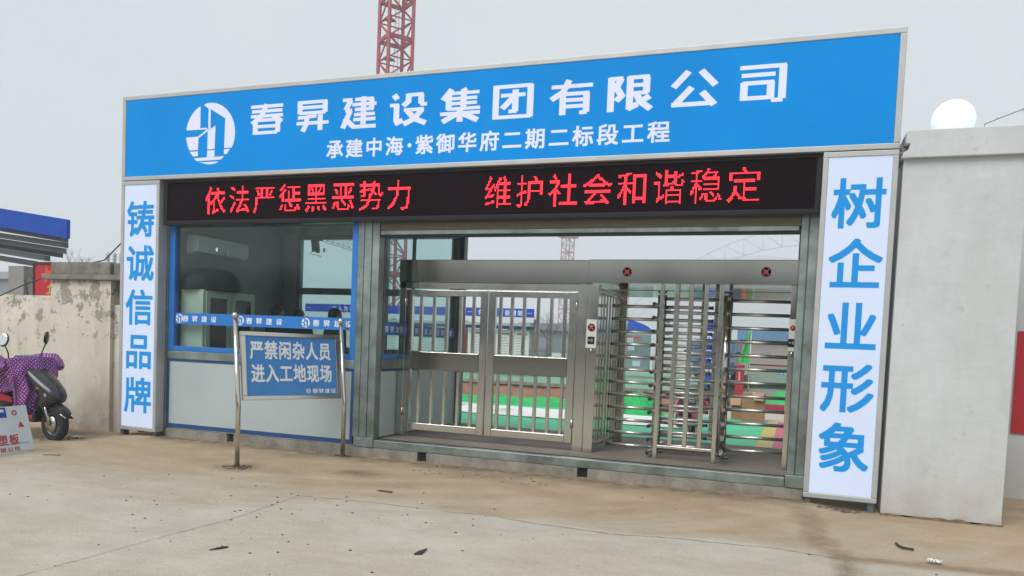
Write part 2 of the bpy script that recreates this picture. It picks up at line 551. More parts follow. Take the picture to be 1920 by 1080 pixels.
GX0, GX1, GY0, GY1, ST = -7.0, 15.0, -8.6, 2.8, 0.07
mb = MB()
nx, ny = int((GX1 - GX0) / ST), int((GY1 - GY0) / ST)
mb.grid(lambda u, v: (GX0 + u * (GX1 - GX0), GY0 + v * (GY1 - GY0),
                      gz(GX0 + u * (GX1 - GX0), GY0 + v * (GY1 - GY0)) + 0.008 * fbm(GX0 + u * (GX1 - GX0), GY0 + v * (GY1 - GY0), .8)), nx, ny)
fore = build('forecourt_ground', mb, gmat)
tag(fore, kind='structure')
fore['label'] = 'dusty concrete forecourt with beige dirt washed over it in front of the gate'
da = fore.data.attributes.new('dirt', 'FLOAT', 'POINT')
dm = fore.data.attributes.new('damp_contact_shade', 'FLOAT', 'POINT')  # damp and mud stains, with contact shade at bases and feet painted in
dv, wv = [], []
for v in fore.data.vertices:
    x, y = v.co.x, v.co.y
    sy = seam_y(x) + .12 * fbm(x, y, 1.1)
    d = (y - sy)
    soft = 0.5 if x < 4 else 0.06
    if x < 4.6:
        k = min(1, (4.6 - x) / .9)
        soft = 0.06 + 1.5 * k
        d += 1.0 * k + .35 * k * fbm(x, y, .9)
    a = max(0, min(1, d / soft * 0.8))
    fall = max(.36, min(1, .52 + .30 * d))
    a *= fall
    # sweeping tyre arcs
    rr, th = math.hypot(x - 2.2, y - 4.5), math.atan2(y - 4.5, x - 2.2)
    a += .30 * max(-.5, noise.noise(Vector((rr * 4.2, th * 1.2, 1.0)))) * (1 if d > -.3 else .35)
    a += .16 * noise.noise(Vector((rr * 13, th * 2.0, 7.0))) * (1 if d > -.3 else .3)
    a += .22 * max(0, fbm(x * .35, y, 2.6)) * (1 if d > 0 else .15)
    # dirt rill at the right
    rill = 0
    for (ax, ay, bx, by) in ((8.25, -.2, 8.39, -1.27), (8.39, -1.27, 8.54, -1.80), (8.54, -1.80, 9.1, -1.66), (9.1, -1.66, 12, -1.5), (8.54, -1.80, 8.53, -2.5)):
        pa = Vector((x - ax, y - ay)); ba = Vector((bx - ax, by - ay))
        h = max(0, min(1, pa.dot(ba) / ba.dot(ba)))
        dd = (pa - ba * h).length
        rl = max(0, 1 - dd / (.12 + .06 * fbm(x, y, 3)))
        a += .8 * rl
        rill = max(rill, rl)
    dv.append(max(0, min(1, a)))
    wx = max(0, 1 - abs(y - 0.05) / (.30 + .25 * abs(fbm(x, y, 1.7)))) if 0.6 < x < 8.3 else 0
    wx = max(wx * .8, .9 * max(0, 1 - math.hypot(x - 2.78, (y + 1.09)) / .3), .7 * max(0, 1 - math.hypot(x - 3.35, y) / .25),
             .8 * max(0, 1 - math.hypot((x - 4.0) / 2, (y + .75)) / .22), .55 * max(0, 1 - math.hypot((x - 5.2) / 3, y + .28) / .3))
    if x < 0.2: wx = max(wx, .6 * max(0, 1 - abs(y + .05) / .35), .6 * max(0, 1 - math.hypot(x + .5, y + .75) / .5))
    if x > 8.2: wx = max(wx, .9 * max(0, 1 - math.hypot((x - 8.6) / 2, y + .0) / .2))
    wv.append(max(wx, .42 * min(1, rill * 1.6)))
da.data.foreach_set('value', dv)
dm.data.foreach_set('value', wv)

mb = MB().box(-320, 320, -98, 590, -0.6, -0.17)
tag(build('ground', mb, mat('far_ground', '#8a8378', 0.95, var=.2, vscale=.15)), kind='structure')
mb = MB().box(-40, 30, 2.72, 9.3, -0.5, 0.0)
tag(build('site_ground', mb, mat('site_concrete', '#8d8a83', 0.9, var=.2, vscale=1.5, bump=.1, bscale=20)), kind='structure')

# slab joints: thin dark cracks
crack = mat('crack_shadow', '#8a8071', 0.95, var=.3, vscale=12)
def crack_line(pts, wdt, seed):
    rnd = random.Random(seed)
    out = []
    for (ax, ay), (bx, by) in zip(pts, pts[1:]):
        k = max(2, int(math.hypot(bx - ax, by - ay) / .06))
        for i in range(k):
            t = i / k
            x, y = ax + (bx - ax) * t, ay + (by - ay) * t
            out.append((x + .02 * fbm(x, y, 2.3), y + .03 * fbm(x + 9, y, 3.1)))
    mbk = MB()
    for a, b in zip(out, out[1:]):
        d = Vector((b[0] - a[0], b[1] - a[1])).normalized()
        ww = wdt * rnd.uniform(.35, 1.0)
        s = Vector((-d.y, d.x)) * ww / 2
        zz = lambda x, y: gz(x, y) + .008 * fbm(x, y, .8) + .004
        mbk.poly([(a[0] + s.x, a[1] + s.y, zz(*a)), (a[0] - s.x, a[1] - s.y, zz(*a)), (b[0] - s.x, b[1] - s.y, zz(*b)), (b[0] + s.x, b[1] + s.y, zz(*b))])
    o = build('ground_crack', mbk, crack)
    return tag(o, kind='structure')

# ------------------------------------------------------------------ gatehouse (container body with booth and passage)
gh = thing('gatehouse', 'steel-framed container gatehouse with a glazed guard booth beside an open passage', 'gatehouse', (4.4, 1.3, -0.06))
y0 = 0.15
# base
mb = MB()
edges = [0.60, 1.60, 1.70, 4.22, 4.33, 6.07, 6.18, 8.27]
for a, b in zip(edges[::2], edges[1::2]):
    mb.box(a, b, y0, 2.5, -0.16, 0.048)
build('base_plinth', mb, concrete, gh, bevel=.006)
mb = MB().box(0.60, 8.27, y0 + .06, 2.44, -0.15, 0.03)
build('plinth_core', mb, black, gh)
mb = MB().box(0.645, 3.66, y0 + .004, 2.5, .05, .062).box(3.66, 8.1, y0 - .004, y0 + .10, .05, .138)
mb.box(3.40, 3.655, y0 - .012, y0 + .1, .052, .16).box(8.105, 8.275, y0 - .012, y0 + .1, .052, .17)
build('base_beam', mb, galv, gh, bevel=.004)
mb = MB().box(3.66, 8.1, y0 + .102, y0 + .125, .1, .143)
build('door_track', mb, black, gh)
mb = MB().box(3.655, 8.12, y0 + .127, 2.5, .06, .148)
build('passage_floor', mb, mat('dusty_floor_plate', '#746b60', .75, var=.25, vscale=2.2, bump=.1, bscale=30), gh)
mb = MB().box(0.72, 3.6, y0 + .1, 2.42, .064, .15)
build('booth_floor', mb, mat('booth_floor', '#6d6a64', .7, var=.1), gh)
# columns
def column(x0, x1, ya, yb, za, zb, m=galv):
    return build('column', MB().box(x0, x1, ya, yb, za, zb), m, gh, bevel=.006)
column(0.575, 0.645, y0 - .01, y0 + .16, -.05, 2.95, galv_dark)
column(3.375, 3.455, y0, y0 + .12, .162, 2.95)
column(3.466, 3.56, y0 - .01, y0 + .12, .162, 2.95)
column(3.563, 3.655, y0 - .002, y0 + .12, .162, 2.95)
column(8.117, 8.185, y0, y0 + .15, .172, 2.95)
column(8.19, 8.275, y0 + .012, y0 + .2, .172, 2.95)
column(0.60, 0.72, 2.38, 2.5, .05, 2.95, galv_dark)
column(3.52, 3.72, 2.38, 2.5, .15, 2.95, galv_dark)
column(8.10, 8.26, 2.38, 2.5, .15, 2.95, galv)
# roof
mb = MB().box(0.6, 8.27, y0, y0 + .12, 2.955, 3.12).box(0.6, 8.27, 2.36, 2.5, 2.80, 3.06)
mb.box(0.6, .72, y0 + .122, 2.358, 2.9, 3.06).box(8.14, 8.27, y0 + .122, 2.358, 2.9, 3.06)
build('roof_beam', mb, galv, gh, bevel=.006)
mb = MB().box(0.722, 8.138, y0 + .122, 2.358, 2.93, 2.99)
build('ceiling', mb, mat('ceiling_panel', '#cfc4ae', .7, var=.08, vscale=2), gh)
mb = MB().box(0.55, 8.32, y0 - .05 + .13, 2.55, 3.121, 3.15)
build('roof', mb, mat('roof_sheet', '#9aa3a6', .6, var=.1), gh)
# horizontal rail of roller door track seen under the ceiling
build('lintel_rail', MB().box(3.72, 8.1, 2.28, 2.352, 2.812, 2.92), galv, gh, bevel=.004)
# front lower panel
mb = MB().box(0.675, 3.335, y0 + .012, y0 + .06, .115, .905)
build('wall_panel', mb, white_panel, gh)
mb = MB()
for a in ((0.646, 3.374, .064, .112), (0.646, 3.374, .908, .936)):
    mb.box(a[0], a[1], y0 + .006, y0 + .07, a[2], a[3])
mb.box(.646, .673, y0 + .006, y0 + .07, .113, .907).box(3.337, 3.374, y0 + .006, y0 + .07, .113, .907)
build('panel_trim', mb, navy_trim, gh)
mb = MB().box(0.646, 3.374, y0 - .003, y0 + .09, .938, 1.036)
build('window_rail', mb, galv, gh, bevel=.005)
# front window
mb = MB()
mb.box(.646, .735, y0 + .002, y0 + .07, 1.038, 2.62).box(3.30, 3.374, y0 + .002, y0 + .07, 1.038, 2.62)
mb.box(.737, 3.298, y0 + .002, y0 + .07, 1.038, 1.102)
wf = build('window_frame', mb, blue_trim, gh, bevel=.004)
gfront = glass('tinted_window_glass', (.85, .91, .91), .6)
gclear = glass('side_window_glass', (.845, .92, .915), .5)
build('window_pane', MB().box(.737, 3.298, y0 + .03, y0 + .036, 1.104, 2.62), gfront, wf)
for (px_, pz_) in ((1.362, 2.31), (2.906, 2.30)):
    build('glass_sticker', MB().box(px_ - .014, px_ + .014, y0 + .027, y0 + .0295, pz_ - .022, pz_ + .022), mat('sticker_white' if px_ < 2 else 'sticker_dark', '#d8dcd8' if px_ < 2 else '#3c4a4c', .5), wf)
build('fascia', MB().box(.646, 3.374, y0 + .003, y0 + .1, 2.622, 2.953), galv_dark, gh)
build('fascia', MB().box(3.657, 8.115, y0 + .01, y0 + .1, 2.60, 2.953), galv_dark, gh)
build('lintel', MB().box(3.657, 8.115, y0 + .012, y0 + .11, 2.517, 2.599), mat('tan_lintel', '#6f6753', .6, var=.15, vscale=3, stretch=(.3, 1, 6)), gh, bevel=.004)
build('lintel_rail', MB().box(3.66, 8.10, y0 + .004, y0 + .11, 2.468, 2.514), galv, gh, bevel=.005)
build('lintel_gap', MB().box(3.66, 8.115, y0 + .02, y0 + .12, 2.448, 2.466), black, gh)
# band with lettering on the front pane
bandm = mat('blue_film', '#1b74c4', .5, var=.05)
bd = build('film_band', MB().box(.737, 3.298, y0 + .025, y0 + .0285, 1.378, 1.52), bandm, wf)
for lx in (.80, 1.735, 2.68):
    mb = MB(); put_logo(mb, (lx + .005, y0 + .023, 1.448), X, Z, .115)
    build('film_emblem', mb, white_letter, wf)
for lx, tx in ((.80, .905), (1.735, 1.875), (2.68, 2.83)):
    mb = MB()
    for i, ch in enumerate('春昇建设'):
        put_head(mb, ch, (tx + .145 * i, y0 + .0235, 1.448), X, Z, .082, .072)
    build('film_lettering', mb, white_letter, wf)
# booth side wall (towards the passage)
mb = MB().box(3.60, 3.655, y0 + .13, 2.37, .16, .92)
build('wall_panel', mb, white_panel, gh)
mb = MB().box(3.60, 3.66, y0 + .128, 2.372, .922, .95)
build('panel_trim', mb, navy_trim, gh)
mb = MB().box(3.59, 3.668, y0 + .128, 2.372, .952, 1.055)
build('window_rail', mb, galv, gh, bevel=.004)
mb = MB().box(3.60, 3.662, y0 + .128, 2.372, 2.715, 2.79)
mb.box(3.60, 3.662, y0 + .128, y0 + .17, 1.117, 2.713).box(3.60, 3.662, 2.30, 2.372, 1.117, 2.713)
wf2 = build('window_frame', mb, galv_dark, gh, bevel=.004)
build('blue_sill', MB().box(3.60, 3.662, y0 + .128, 2.372, 1.057, 1.115), blue_trim, wf2, bevel=.004)
build('window_pane', MB().box(3.628, 3.634, y0 + .172, 2.298, 1.117, 2.713), gclear, wf2)
mb = MB().box(3.618, 3.64, 1.02, 1.045, 1.117, 2.713).box(3.618, 3.64, 1.055, 1.08, 1.117, 2.713)
build('mullion', mb, mat('window_seal', '#2a3a40', .5), wf2)
build('film_band', MB().box(3.636, 3.639, y0 + .172, 2.298, 1.345, 1.482), bandm, wf2)
for k in range(3):
    ty = .40 + k * .76
    mb = MB(); put_logo(mb, (3.642, ty - .16, 1.413), Y, Z, .11)
    build('film_emblem', mb, white_letter, wf2)
    mb = MB()
    for i, ch in enumerate('春昇建设'):
        put_head(mb, ch, (3.642, ty + .13 * i, 1.413), Y, Z, .08, .07, (1, 0, 0))
    build('film_lettering', mb, white_letter, wf2)
# booth left wall and rear wall with window
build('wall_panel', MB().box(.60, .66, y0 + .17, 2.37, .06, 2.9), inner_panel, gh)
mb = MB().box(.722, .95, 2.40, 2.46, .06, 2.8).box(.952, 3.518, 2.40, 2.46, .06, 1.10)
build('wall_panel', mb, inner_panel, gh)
mb = MB().box(.952, 3.518, 2.39, 2.47, 1.102, 1.15).box(.952, 3.518, 2.39, 2.47, 2.745, 2.798).box(.952, 1.01, 2.39, 2.47, 1.152, 2.743)
mb.box(1.012, 3.518, 2.39, 2.47, 1.925, 2.02).box(2.44, 2.50, 2.39, 2.47, 1.152, 1.923).box(2.44, 2.50, 2.39, 2.47, 2.022, 2.743)
wf3 = build('window_frame', mb, galv_dark, gh)
build('window_pane', MB().box(1.012, 3.518, 2.425, 2.431, 1.152, 2.743), gclear, wf3)
build('wall_panel', MB().box(8.20, 8.255, y0 + .21, 2.37, .15, 2.9), galv, gh)

# ------------------------------------------------------------------ big roof sign
def lit(name, col, strength, base=.35):
    c = hexc(col)
    return mat(name, tuple(v * base for v in c), .45, emit=col, estr=strength, evar=.05)
sg = thing('roof_sign', 'long blue backlit company sign in a pale metal frame above the whole gate', 'sign board', (4.4, 0.05, 3.15))
build('sign_box', MB().box(0.02, 8.87, .032, .20, 3.17, 4.18), alu, sg)
signblue = mat('backlit_blue_face', tuple(v * .12 for v in hexc('#0f8ae0')), .6, emit='#0094e8', estr=.53, evar=.07, bump=.12, bscale=1.3, var=.05, vscale=1.5, spec=.1)
build('sign_face', MB().box(0.055, 8.835, .012, .03, 3.205, 4.147), signblue, sg)
mb = MB().box(0, 8.89, 0, .2, 4.149, 4.2).box(0, 8.89, 0, .2, 3.153, 3.203).box(0, .053, 0, .2, 3.2035, 4.1485).box(8.837, 8.89, 0, .2, 3.2035, 4.1485)
build('sign_frame', mb, alu, sg, bevel=.006)
litwhite = lit('backlit_white_letter', '#dfe3fa', .50, .25)
mb = MB()
put_logo(mb, (1.372, .0085, 3.675), X, Z, .73)
build('emblem', mb, litwhite, sg)
mb = MB()
cx = [(1.96, 2.41), (2.6, 3.03), (3.2, 3.64), (3.81, 4.26), (4.42, 4.88), (5.02, 5.47), (5.65, 6.09), (6.24, 6.69), (6.86, 7.3), (7.48, 7.92)]
for ch, (a, b) in zip('春昇建设集团有限公司', cx):
    put_head(mb, ch, ((a + b) / 2, .0085, 3.80), X, Z, b - a, .345)
build('title_lettering', mb, litwhite, sg)
mb = MB()
sub = '承建中海·紫御华府二期二标段工程'
xs = []
x = 3.12
for ch in sub:
    if ch == '·':
        xs.append(x - .065); x += .115
    else:
        xs.append(x); x += .2545
sc_ = (6.765 - 3.12) / (xs[-1] - 3.12)
for ch, xx in zip(sub, xs):
    xx = 3.12 + (xx - 3.12) * sc_
    if ch == '·':
        mb.poly([(xx + .024 * math.cos(t * math.pi / 6), .0085, 3.41 + .024 * math.sin(t * math.pi / 6)) for t in range(12)])
    else:
        put_char(mb, ch, (xx, .0085, 3.41), X, Z, .215, .205, .026)
build('subtitle_lettering', mb, litwhite, sg)

# ------------------------------------------------------------------ light boxes
litface = lit('backlit_white_face', '#d2dff6', .53, .22)
letter_blue = mat('backlit_blue_letter', tuple(v * .4 for v in hexc('#2f95d8')), .45, emit='#1f8fdc', estr=.42, spec=.1)
def light_box(x0, x1, text, cz, lab):
    r = thing('light_box', lab, 'light box', ((x0 + x1) / 2, .07, -.02), group='vertical slogan light boxes')
    zb, zt = 0.002, 3.145
    build('box_body', MB().box(x0 + .01, x1 - .01, .032, .145, zb + .01, zt - .01), alu, r)
    build('box_face', MB().box(x0 + .048, x1 - .048, .014, .03, zb + .048, zt - .05), litface, r)
    mb = MB().box(x0, x1, 0, .145, zt - .048, zt).box(x0, x1, 0, .145, zb, zb + .046)
    mb.box(x0, x0 + .046, 0, .145, zb + .0465, zt - .0485).box(x1 - .046, x1, 0, .145, zb + .0465, zt - .0485)
    build('box_frame', mb, alu, r, bevel=.006)
    mb = MB()
    for ch, z in zip(text, cz):
        put_char(mb, ch, ((x0 + x1) / 2 + .005, .0105, z), X, Z, .44, .45, .024)
    build('slogan_lettering', mb, letter_blue, r)
    for fx in (x0 + .02, x1 - .07):
        build('foot', MB().box(fx, fx + .05, .03, .12, -.14, zb - .002), galv_dark, r)
    return r
light_box(0.0, 0.615, '铸诚信品牌', (2.672, 2.123, 1.567, 1.012, .455), 'tall white light box with blue slogan characters beside the old plaster wall')
light_box(8.27, 8.89, '树企业形象', (2.685, 2.143, 1.579, 1.03, .482), 'tall white light box with blue slogan characters beside the white gate pillar')

# ------------------------------------------------------------------ LED display
ld = thing('led_display', 'black electronic ticker display with red dot-matrix slogans under the blue sign', 'LED display', (4.45, .1, 2.6))
build('display_casing', MB().box(.655, 8.266, .07, .148, 2.60, 3.145), black_gloss, ld, bevel=.01)
mb = MB().box(.655, 8.266, .045, .069, 2.605, 2.65).box(.655, 8.266, .045, .069, 3.115, 3.142).box(.655, .70, .045, .069, 2.651, 3.114).box(8.22, 8.266, .045, .069, 2.651, 3.114)
build('display_bezel', mb, mat('bezel_black', '#17151b', .5, var=.1, spec=.3), ld, bevel=.004)
build('display_screen', MB().box(.702, 8.218, .058, .068, 2.652, 3.113), mat('unlit_led_screen', (.007, .0014, .0035), .7, var=.3, vscale=1.2, spec=.06), ld)
def dots(mb, ch, cxx, czz, wd, ht, n):
    vs, fs = glyph(ch, 0.0)
    tri = []
    for f in fs:
        for i in range(1, len(f) - 1):
            tri.append((vs[f[0]], vs[f[i]], vs[f[i + 1]]))
    px, pz = wd / n, ht / n
    def inside(x, y):
        for a, b, c in tri:
            d1 = (x - b[0]) * (a[1] - b[1]) - (a[0] - b[0]) * (y - b[1])
            d2 = (x - c[0]) * (b[1] - c[1]) - (b[0] - c[0]) * (y - c[1])
            d3 = (x - a[0]) * (c[1] - a[1]) - (c[0] - a[0]) * (y - a[1])
            if not ((d1 < 0 or d2 < 0 or d3 < 0) and (d1 > 0 or d2 > 0 or d3 > 0)):
                return True
        return False
    for j in range(n):
        for i in range(n):
            gx, gy = (i + .5) / n - .5, (j + .5) / n - .5
            if inside(gx * .95, gy * .95):
                x, z = cxx + gx * wd, czz + gy * ht
                mb.box(x - px * .34, x + px * .34, .048, .054, z - pz * .34, z + pz * .34)
mb = MB()
for i, ch in enumerate('依法严惩黑恶势力'):
    dots(mb, ch, 1.43 + i * (3.935 - 1.43) / 7, 2.886, .31, .33, 21)
for i, ch in enumerate('维护社会和谐稳定'):
    dots(mb, ch, 5.10 + i * (7.59 - 5.10) / 7, 2.886, .31, .33, 21)
build('ticker_lettering', mb, mat('lit_red_led', (.3, .02, .03), .5, emit=(1.0, .018, .035), estr=2.1), ld)

# ------------------------------------------------------------------ turnstile and swing doors under one header beam
tg = thing('turnstile_gate', 'stainless steel full-height turnstiles and barred double door under one wide header beam', 'turnstile', (5.9, .9, .15))
fy = .62
build('header_beam', MB().box(3.665, 5.975, fy + .001, fy + .22, 1.985, 2.245).box(5.977, 8.12, fy - .006, 1.85, 2.0, 2.25), steel_flat, tg, bevel=.006)
build('beam_underframe', MB().box(3.665, 5.86, fy + .02, fy + .12, 1.91, 1.983), steel, tg, bevel=.004)
def gpost(x0, x1, ya, yb, zb=.149, zt=1.984):
    return build('gate_post', MB().box(x0, x1, ya, yb, zb, zt), steel, tg, bevel=.006)
gpost(3.67, 3.755, fy + .02, fy + .12)
gpost(5.865, 5.985, fy + .01, fy + .13)
gpost(5.99, 6.10, fy - .002, fy + .13)
gpost(6.06, 6.17, 1.80, 1.90, zt=1.998)
gpost(8.06, 8.115, fy, fy + .12, zt=1.998)
gpost(8.06, 8.115, 1.78, 1.9, zt=1.998)
def leaf(x0, x1, bars, hinge):
    f = .085
    mb = MB().box(x0, x0 + f, fy, fy + .06, .235, 1.895).box(x1 - f, x1, fy, fy + .06, .235, 1.895)
    mb.box(x0 + f + .001, x1 - f - .001, fy + .002, fy + .058, 1.825, 1.893).box(x0 + f + .001, x1 - f - .001, fy + .002, fy + .058, .237, .318)
    d = build('swing_door', mb, steel, tg, bevel=.004)
    build('door_panel', MB().box(x0 + f + .002, x1 - f - .002, fy - .004, fy + .064, .955, 1.168), steel_flat, d, bevel=.006)
    for bx in bars:
        build('bar', MB().box(bx - .018, bx + .018, fy + .012, fy + .05, 1.17, 1.823), steel, d, bevel=.004)
        build('bar', MB().box(bx - .018, bx + .018, fy + .012, fy + .05, .32, .953), steel, d, bevel=.004)
    hx = x0 if hinge < 0 else x1
    for hz_ in (.40, 1.70):
        build('hinge', MB().tube([(hx, fy - .012, hz_), (hx, fy - .012, hz_ + .1)], .012), steel, d)
    return d
leaf(3.765, 4.806, (3.96, 4.128, 4.293, 4.465, 4.63), -1)
leaf(4.82, 5.86, (4.96, 5.10, 5.245, 5.41, 5.565, 5.72), 1)
# side cage of flat bars running in depth
mb = MB().box(6.04, 6.10, fy + .14, 1.795, 1.90, 1.96).box(6.04, 6.10, fy + .14, 1.795, .20, .25)
cg = build('side_cage', mb, steel, tg, bevel=.003)
for k in range(7):
    yy = .84 + k * .148
    build('slat', MB().box(6.045, 6.095, yy - .028, yy + .028, .252, 1.898), steel, cg, bevel=.004)
# centre guards
def guard(ya):
    mb = MB().box(6.80, 7.37, ya + .006, ya + .034, .262, .292)
    g = build('guard_panel', mb, steel, tg, bevel=.003)
    for k in range(5):
        bx = 6.783 + k * .1515
        zb = .149 if k in (0, 4) else .294
        build('bar', MB().box(bx - .022, bx + .022, ya, ya + .04, zb, 1.998), steel, g, bevel=.004)
    return g
guard(.62)
guard(1.76)
build('ceiling_plate', MB().box(6.105, 8.055, fy + .13, 1.78, 1.93, 1.94), steel_flat, tg)
chrome = mat('polished_tube', '#dedcd7', .30, 1.0)
def rotor(cx, cy, r, zs, rot):
    mb = MB().tube([(cx, cy, .2), (cx, cy, 1.92)], .05, 16).tube([(cx, cy, .19), (cx, cy, .2)], .06, 16)
    ro = build('rotor', mb, steel, tg)
    mb = MB().tube([(cx, cy, .149), (cx, cy, .162)], .09, 20).tube([(cx, cy, .163), (cx, cy, .189)], .035, 12)
    build('floor_bearing', mb, galv_dark, ro)
    for z in zs:
        for q in range(4):
            a = rot + q * math.pi / 2
            d = Vector((math.cos(a), math.sin(a), 0))
            p0 = Vector((cx, cy, z)) + d * .045
            p1 = Vector((cx, cy, z)) + d * r
            build('arm', MB().tube([p0, p1], .019, 10), chrome, ro)
            build('end_cap', MB().tube([p1 + d * .001, p1 + d * .012], .021, 10), black, ro)
rotor(6.69, 1.21, .555, [.195 + .1447 * i for i in range(12)], math.radians(1))
rotor(7.42, 1.12, .66, [.245 + .1475 * i for i in range(12)], math.radians(6))
redx = mat('red_led_cross', (.2, .01, .02), .5, emit=(.85, .04, .07), estr=.5)
def indicator(x, z, parent, yy, r=.048):
    d = build('indicator_light', MB().lathe([(0, -.004), (r, -.004), (r, .01)], (x, yy, z), 'y', 24), black_gloss, parent)
    k = r * .6
    mb = MB().bar((x - k, yy - .0065, z - k), (x + k, yy - .0065, z + k), .006, .003, (0, 1, 0))
    mb.bar((x - k, yy - .0085, z + k), (x + k, yy - .0085, z - k), .006, .003, (0, 1, 0))
    build('red_cross', mb, redx, d)
indicator(6.398, 2.118, tg, fy - .012)
indicator(7.81, 2.128, tg, fy - .012)
whitebox = mat('reader_white', '#c8c8c2', .45)
def reader(x0, x1, za, zb, yy, r=.048):
    rd = build('card_reader', MB().box(x0, x1, yy - .03, yy, za, zb), whitebox, tg, bevel=.006)
    cxr = (x0 + x1) / 2
    zc = zb - .085
    build('indicator_lens', MB().lathe([(0, -.004), (r * .85, -.004), (r * .85, .004)], (cxr, yy - .032, zc), 'y', 20), black_gloss, rd)
    k = r * .5
    mb = MB().bar((cxr - k, yy - .039, zc - k), (cxr + k, yy - .039, zc + k), .007, .003, (0, 1, 0))
    mb.bar((cxr - k, yy - .041, zc + k), (cxr + k, yy - .041, zc - k), .007, .003, (0, 1, 0))
    build('red_cross', mb, redx, rd)
    build('reader_window', MB().box(cxr - .038, cxr + .038, yy - .034, yy - .0305, za + .045, za + .125), black_gloss, rd)
    mb = MB()
    for t in (.012, .02, .028):
        mb.tube([(cxr - .01 + t * math.cos(a), yy - .0355, za + .085 + t * math.sin(a)) for a in [-.7 + i * .2 for i in range(8)]], .002, 5)
    mb.ball((cxr - .02, yy - .0355, za + .085), .008, 8, 6)
    build('tap_symbol', mb, whitebox, rd)
    build('conduit', MB().tube([(cxr, yy - .012, za - .001), (cxr, yy - .012, za - .05)], .012, 8), steel, rd)
reader(5.985, 6.102, 1.29, 1.60, fy - .004)
reader(8.058, 8.128, 1.34, 1.66, fy - .004, .03)

# ------------------------------------------------------------------ inside the booth
ac = thing('air_conditioner', 'white wall-mounted air conditioner high inside the guard booth', 'air conditioner', (.76, .9, 2.3))
build('case', MB().prism([(0, .0), (.17, .03), (.2, .09), (.19, .24), (0, .25)], (.661, .42, 2.29), X, Z, Y, .98), mat('ac_white', '#cfd3d0', .4), ac, bevel=.01)
build('air_flap', MB().box(.75, .855, .47, 1.35, 2.286, 2.296), mat('ac_flap', '#8c9290', .5), ac)
build('price_tag', MB().box(.862, .864, .95, 1.0, 2.32, 2.40), mat('paper_tag', '#e5e8e6', .6), ac)
cbm = mat('cream_cabinet', '#cdd2bf', .5, var=.05)
cb = thing('filing_cabinet', 'pale green filing cabinet with glazed doors standing in the guard booth', 'cabinet', (.9, .75, .15))
build('cabinet_body', MB().box(.70, 1.06, .30, 1.30, .151, 1.83), cbm, cb, bevel=.006)
for a, b in ((.34, .78), (.82, 1.26)):
    d = build('cabinet_door', MB().box(1.062, 1.08, a, b, .95, 1.80), cbm, cb, bevel=.003)
    build('door_glass', MB().box(1.081, 1.085, a + .07, b - .07, 1.02, 1.73), mat('cabinet_glass', '#38262a', .12), d)
    d2 = build('cabinet_door', MB().box(1.062, 1.08, a, b, .20, .93), cbm, cb, bevel=.003)
    build('handle', MB().box(1.081, 1.095, b - .05, b - .03, .55, .67), steel, d2)
mb = MB()
def bagpt(u, v):
    a = u * 2 * math.pi
    h = v
    r = math.cos(h * math.pi / 2) ** .7 * (1 + .10 * math.sin(3 * a + 1) + .06 * math.sin(5 * a))
    return (.92 + .26 * r * math.cos(a), .66 + .42 * r * math.sin(a), 1.832 + .29 * math.sin(h * math.pi / 2))
mb.grid(bagpt, 28, 10)
tag(build('cloth_bag', mb, mat('black_nylon', '#1c2a2c', .7, var=.2, vscale=8)), 'black rounded cloth bag lying on top of the pale cabinet', 'bag')

sp_ = thing('hanging_speaker', 'grey pair of slim speakers hanging with a loose cable before the rear booth window', 'speaker', (1.30, 2.34, 2.74))
for (xa, xb, za) in ((1.25, 1.30, 2.56), (1.315, 1.37, 2.54)):
    build('speaker_box', MB().obox(((xa + xb) / 2, 2.34, za + .085), (.022, 0, .006), (0, .03, 0), (-.012, 0, .085)), mat('speaker_grey', '#59625f', .6), sp_, bevel=.006)
build('bracket', MB().box(1.24, 1.42, 2.32, 2.36, 2.715, 2.742), galv_dark, sp_)
build('loose_cable', MB().tube([(1.26, 2.34, 2.57), (1.21, 2.34, 2.52), (1.28, 2.34, 2.515), (1.37, 2.34, 2.50), (1.42, 2.34, 2.47)], .005, 6), black, sp_)

